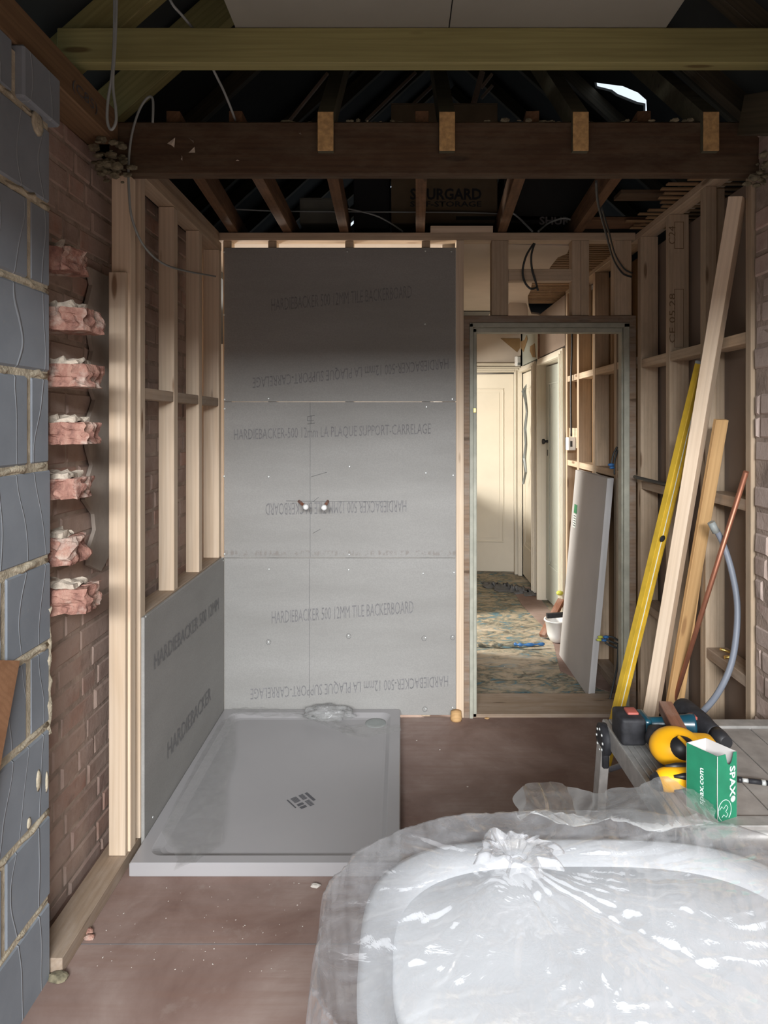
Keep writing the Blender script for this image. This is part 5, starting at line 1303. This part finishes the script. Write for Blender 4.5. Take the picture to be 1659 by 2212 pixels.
    for a, b in zip(rows, rows[1:]):
        for k in range(90): f = bm.faces.new((a[k], a[(k+1) % 90], b[(k+1) % 90], b[k]))
    link('gathered_knot', bm, M['film'], e, smooth=True)
    # crumpled tail of film thrown back over the platform edge
    bm = bmesh.new(); NU, NV = 130, 46; g = []
    topl = [(1105, 1725), (1120, 1698), (1160, 1694), (1200, 1702), (1225, 1712), (1260, 1702), (1300, 1703), (1350, 1702), (1400, 1692), (1440, 1684), (1480, 1698), (1510, 1722), (1532, 1738)]
    for i in range(NU):
        row = []; u = i/(NU-1); c = pl(topl, u)
        for j in range(NV):
            v = j/(NV-1); Yd = 1.475 - 0.10*v + 0.05*math.sin(u*7)*(1-v)
            base = P(c.x*(1-0.0*v), 1745 + 25*math.sin(u*3.1), Yd) if v > 0.75 else None
            tp = P(c.x, c.y, Yd); bs = P(c.x - 30*u, 1760 + 18*math.sin(math.pi*u), Yd)
            p = tp.lerp(bs, v)
            n1 = noise.noise(Vector((p.x*13, p.z*13+v*2, 1.0))); n2 = 1-2*abs(noise.noise(Vector((p.x*30, p.z*30+v*3, 7.0))))
            env = math.sin(math.pi*min(1, u*6)/2)*math.sin(math.pi*min(1, (1-u)*8)/2)
            p += Vector((0.010*n2, -0.05*n1*env - 0.055*math.sin(math.pi*v), 0.008*n2*v))
            row.append(bm.verts.new(p - Vector((cx, cy, 0))))
        g.append(row)
    for i in range(NU-1):
        for j in range(NV-1): bm.faces.new((g[i][j], g[i+1][j], g[i+1][j+1], g[i][j+1]))
    link('film_tail', bm, M['clear'], e, smooth=True)
bath()

# ------------------------------------------------------------------ floor crumbs
bm = bmesh.new(); rnd = random.Random(77)
def crumb(x, y, s):
    bmesh.ops.create_icosphere(bm, subdivisions=1, radius=s, matrix=Matrix.Translation((x, y, s*0.4)) @ Matrix.Rotation(rnd.random()*6, 4, 'Z') @ Matrix.Diagonal((rnd.uniform(1, 1.9), 1, 0.55, 1)))
for i in range(85):
    px, py = rnd.uniform(190, 760), rnd.uniform(1900, 2100); q = PZ(px, py, 0)
    if q.y < 2.18 and q.x > -0.9: crumb(q.x, q.y, rnd.uniform(0.0005, 0.0019))
for px, py in ((1205, 1470), (1170, 1380), (1090, 1440), (1060, 1420), (950, 1620), (1010, 1700), (900, 1600)):
    q = PZ(px, py, 0); crumb(q.x, q.y, 0.003)
tag(link('plaster_crumbs', bm, M['chip']), 'scattered white plaster crumbs on the floor in front of the tray', 'crumbs', kind='stuff')
def lump(px, py, s, mat, lab, name='plaster_chip', z=0.0):
    q = PZ(px, py, z); bm = bmesh.new(); bmesh.ops.create_icosphere(bm, subdivisions=2, radius=s)
    for v in bm.verts: v.co *= 1 + 0.35*noise.noise(v.co/s*1.6 + Vector((px, 0, 0)))
    bmesh.ops.transform(bm, matrix=Matrix.Translation(q + Vector((0, 0, s*0.45))) @ Matrix.Diagonal((1.5, 1, 0.6, 1)), verts=bm.verts)
    tag(link(name, bm, mat), lab, 'rubble')
lump(682, 1916, 0.010, M['chip'], 'white plaster chip on the floor just in front of the tray')
lump(190, 2016, 0.012, M['broken'], 'upper one of two brick crumbs beside the sole plate')
lump(193, 2028, 0.011, M['broken'], 'lower one of two brick crumbs beside the sole plate')
lump(125, 2116, 0.018, M['cobweb'], 'dark clod of dirt at the end of the sole plate')
lump(1052, 1553, 0.008, M['tan'], 'small tan wood chip on the floor before the doorway')
lump(1034, 1533, 0.012, M['chip'], 'white plaster lump at the foot of the left door jamb')
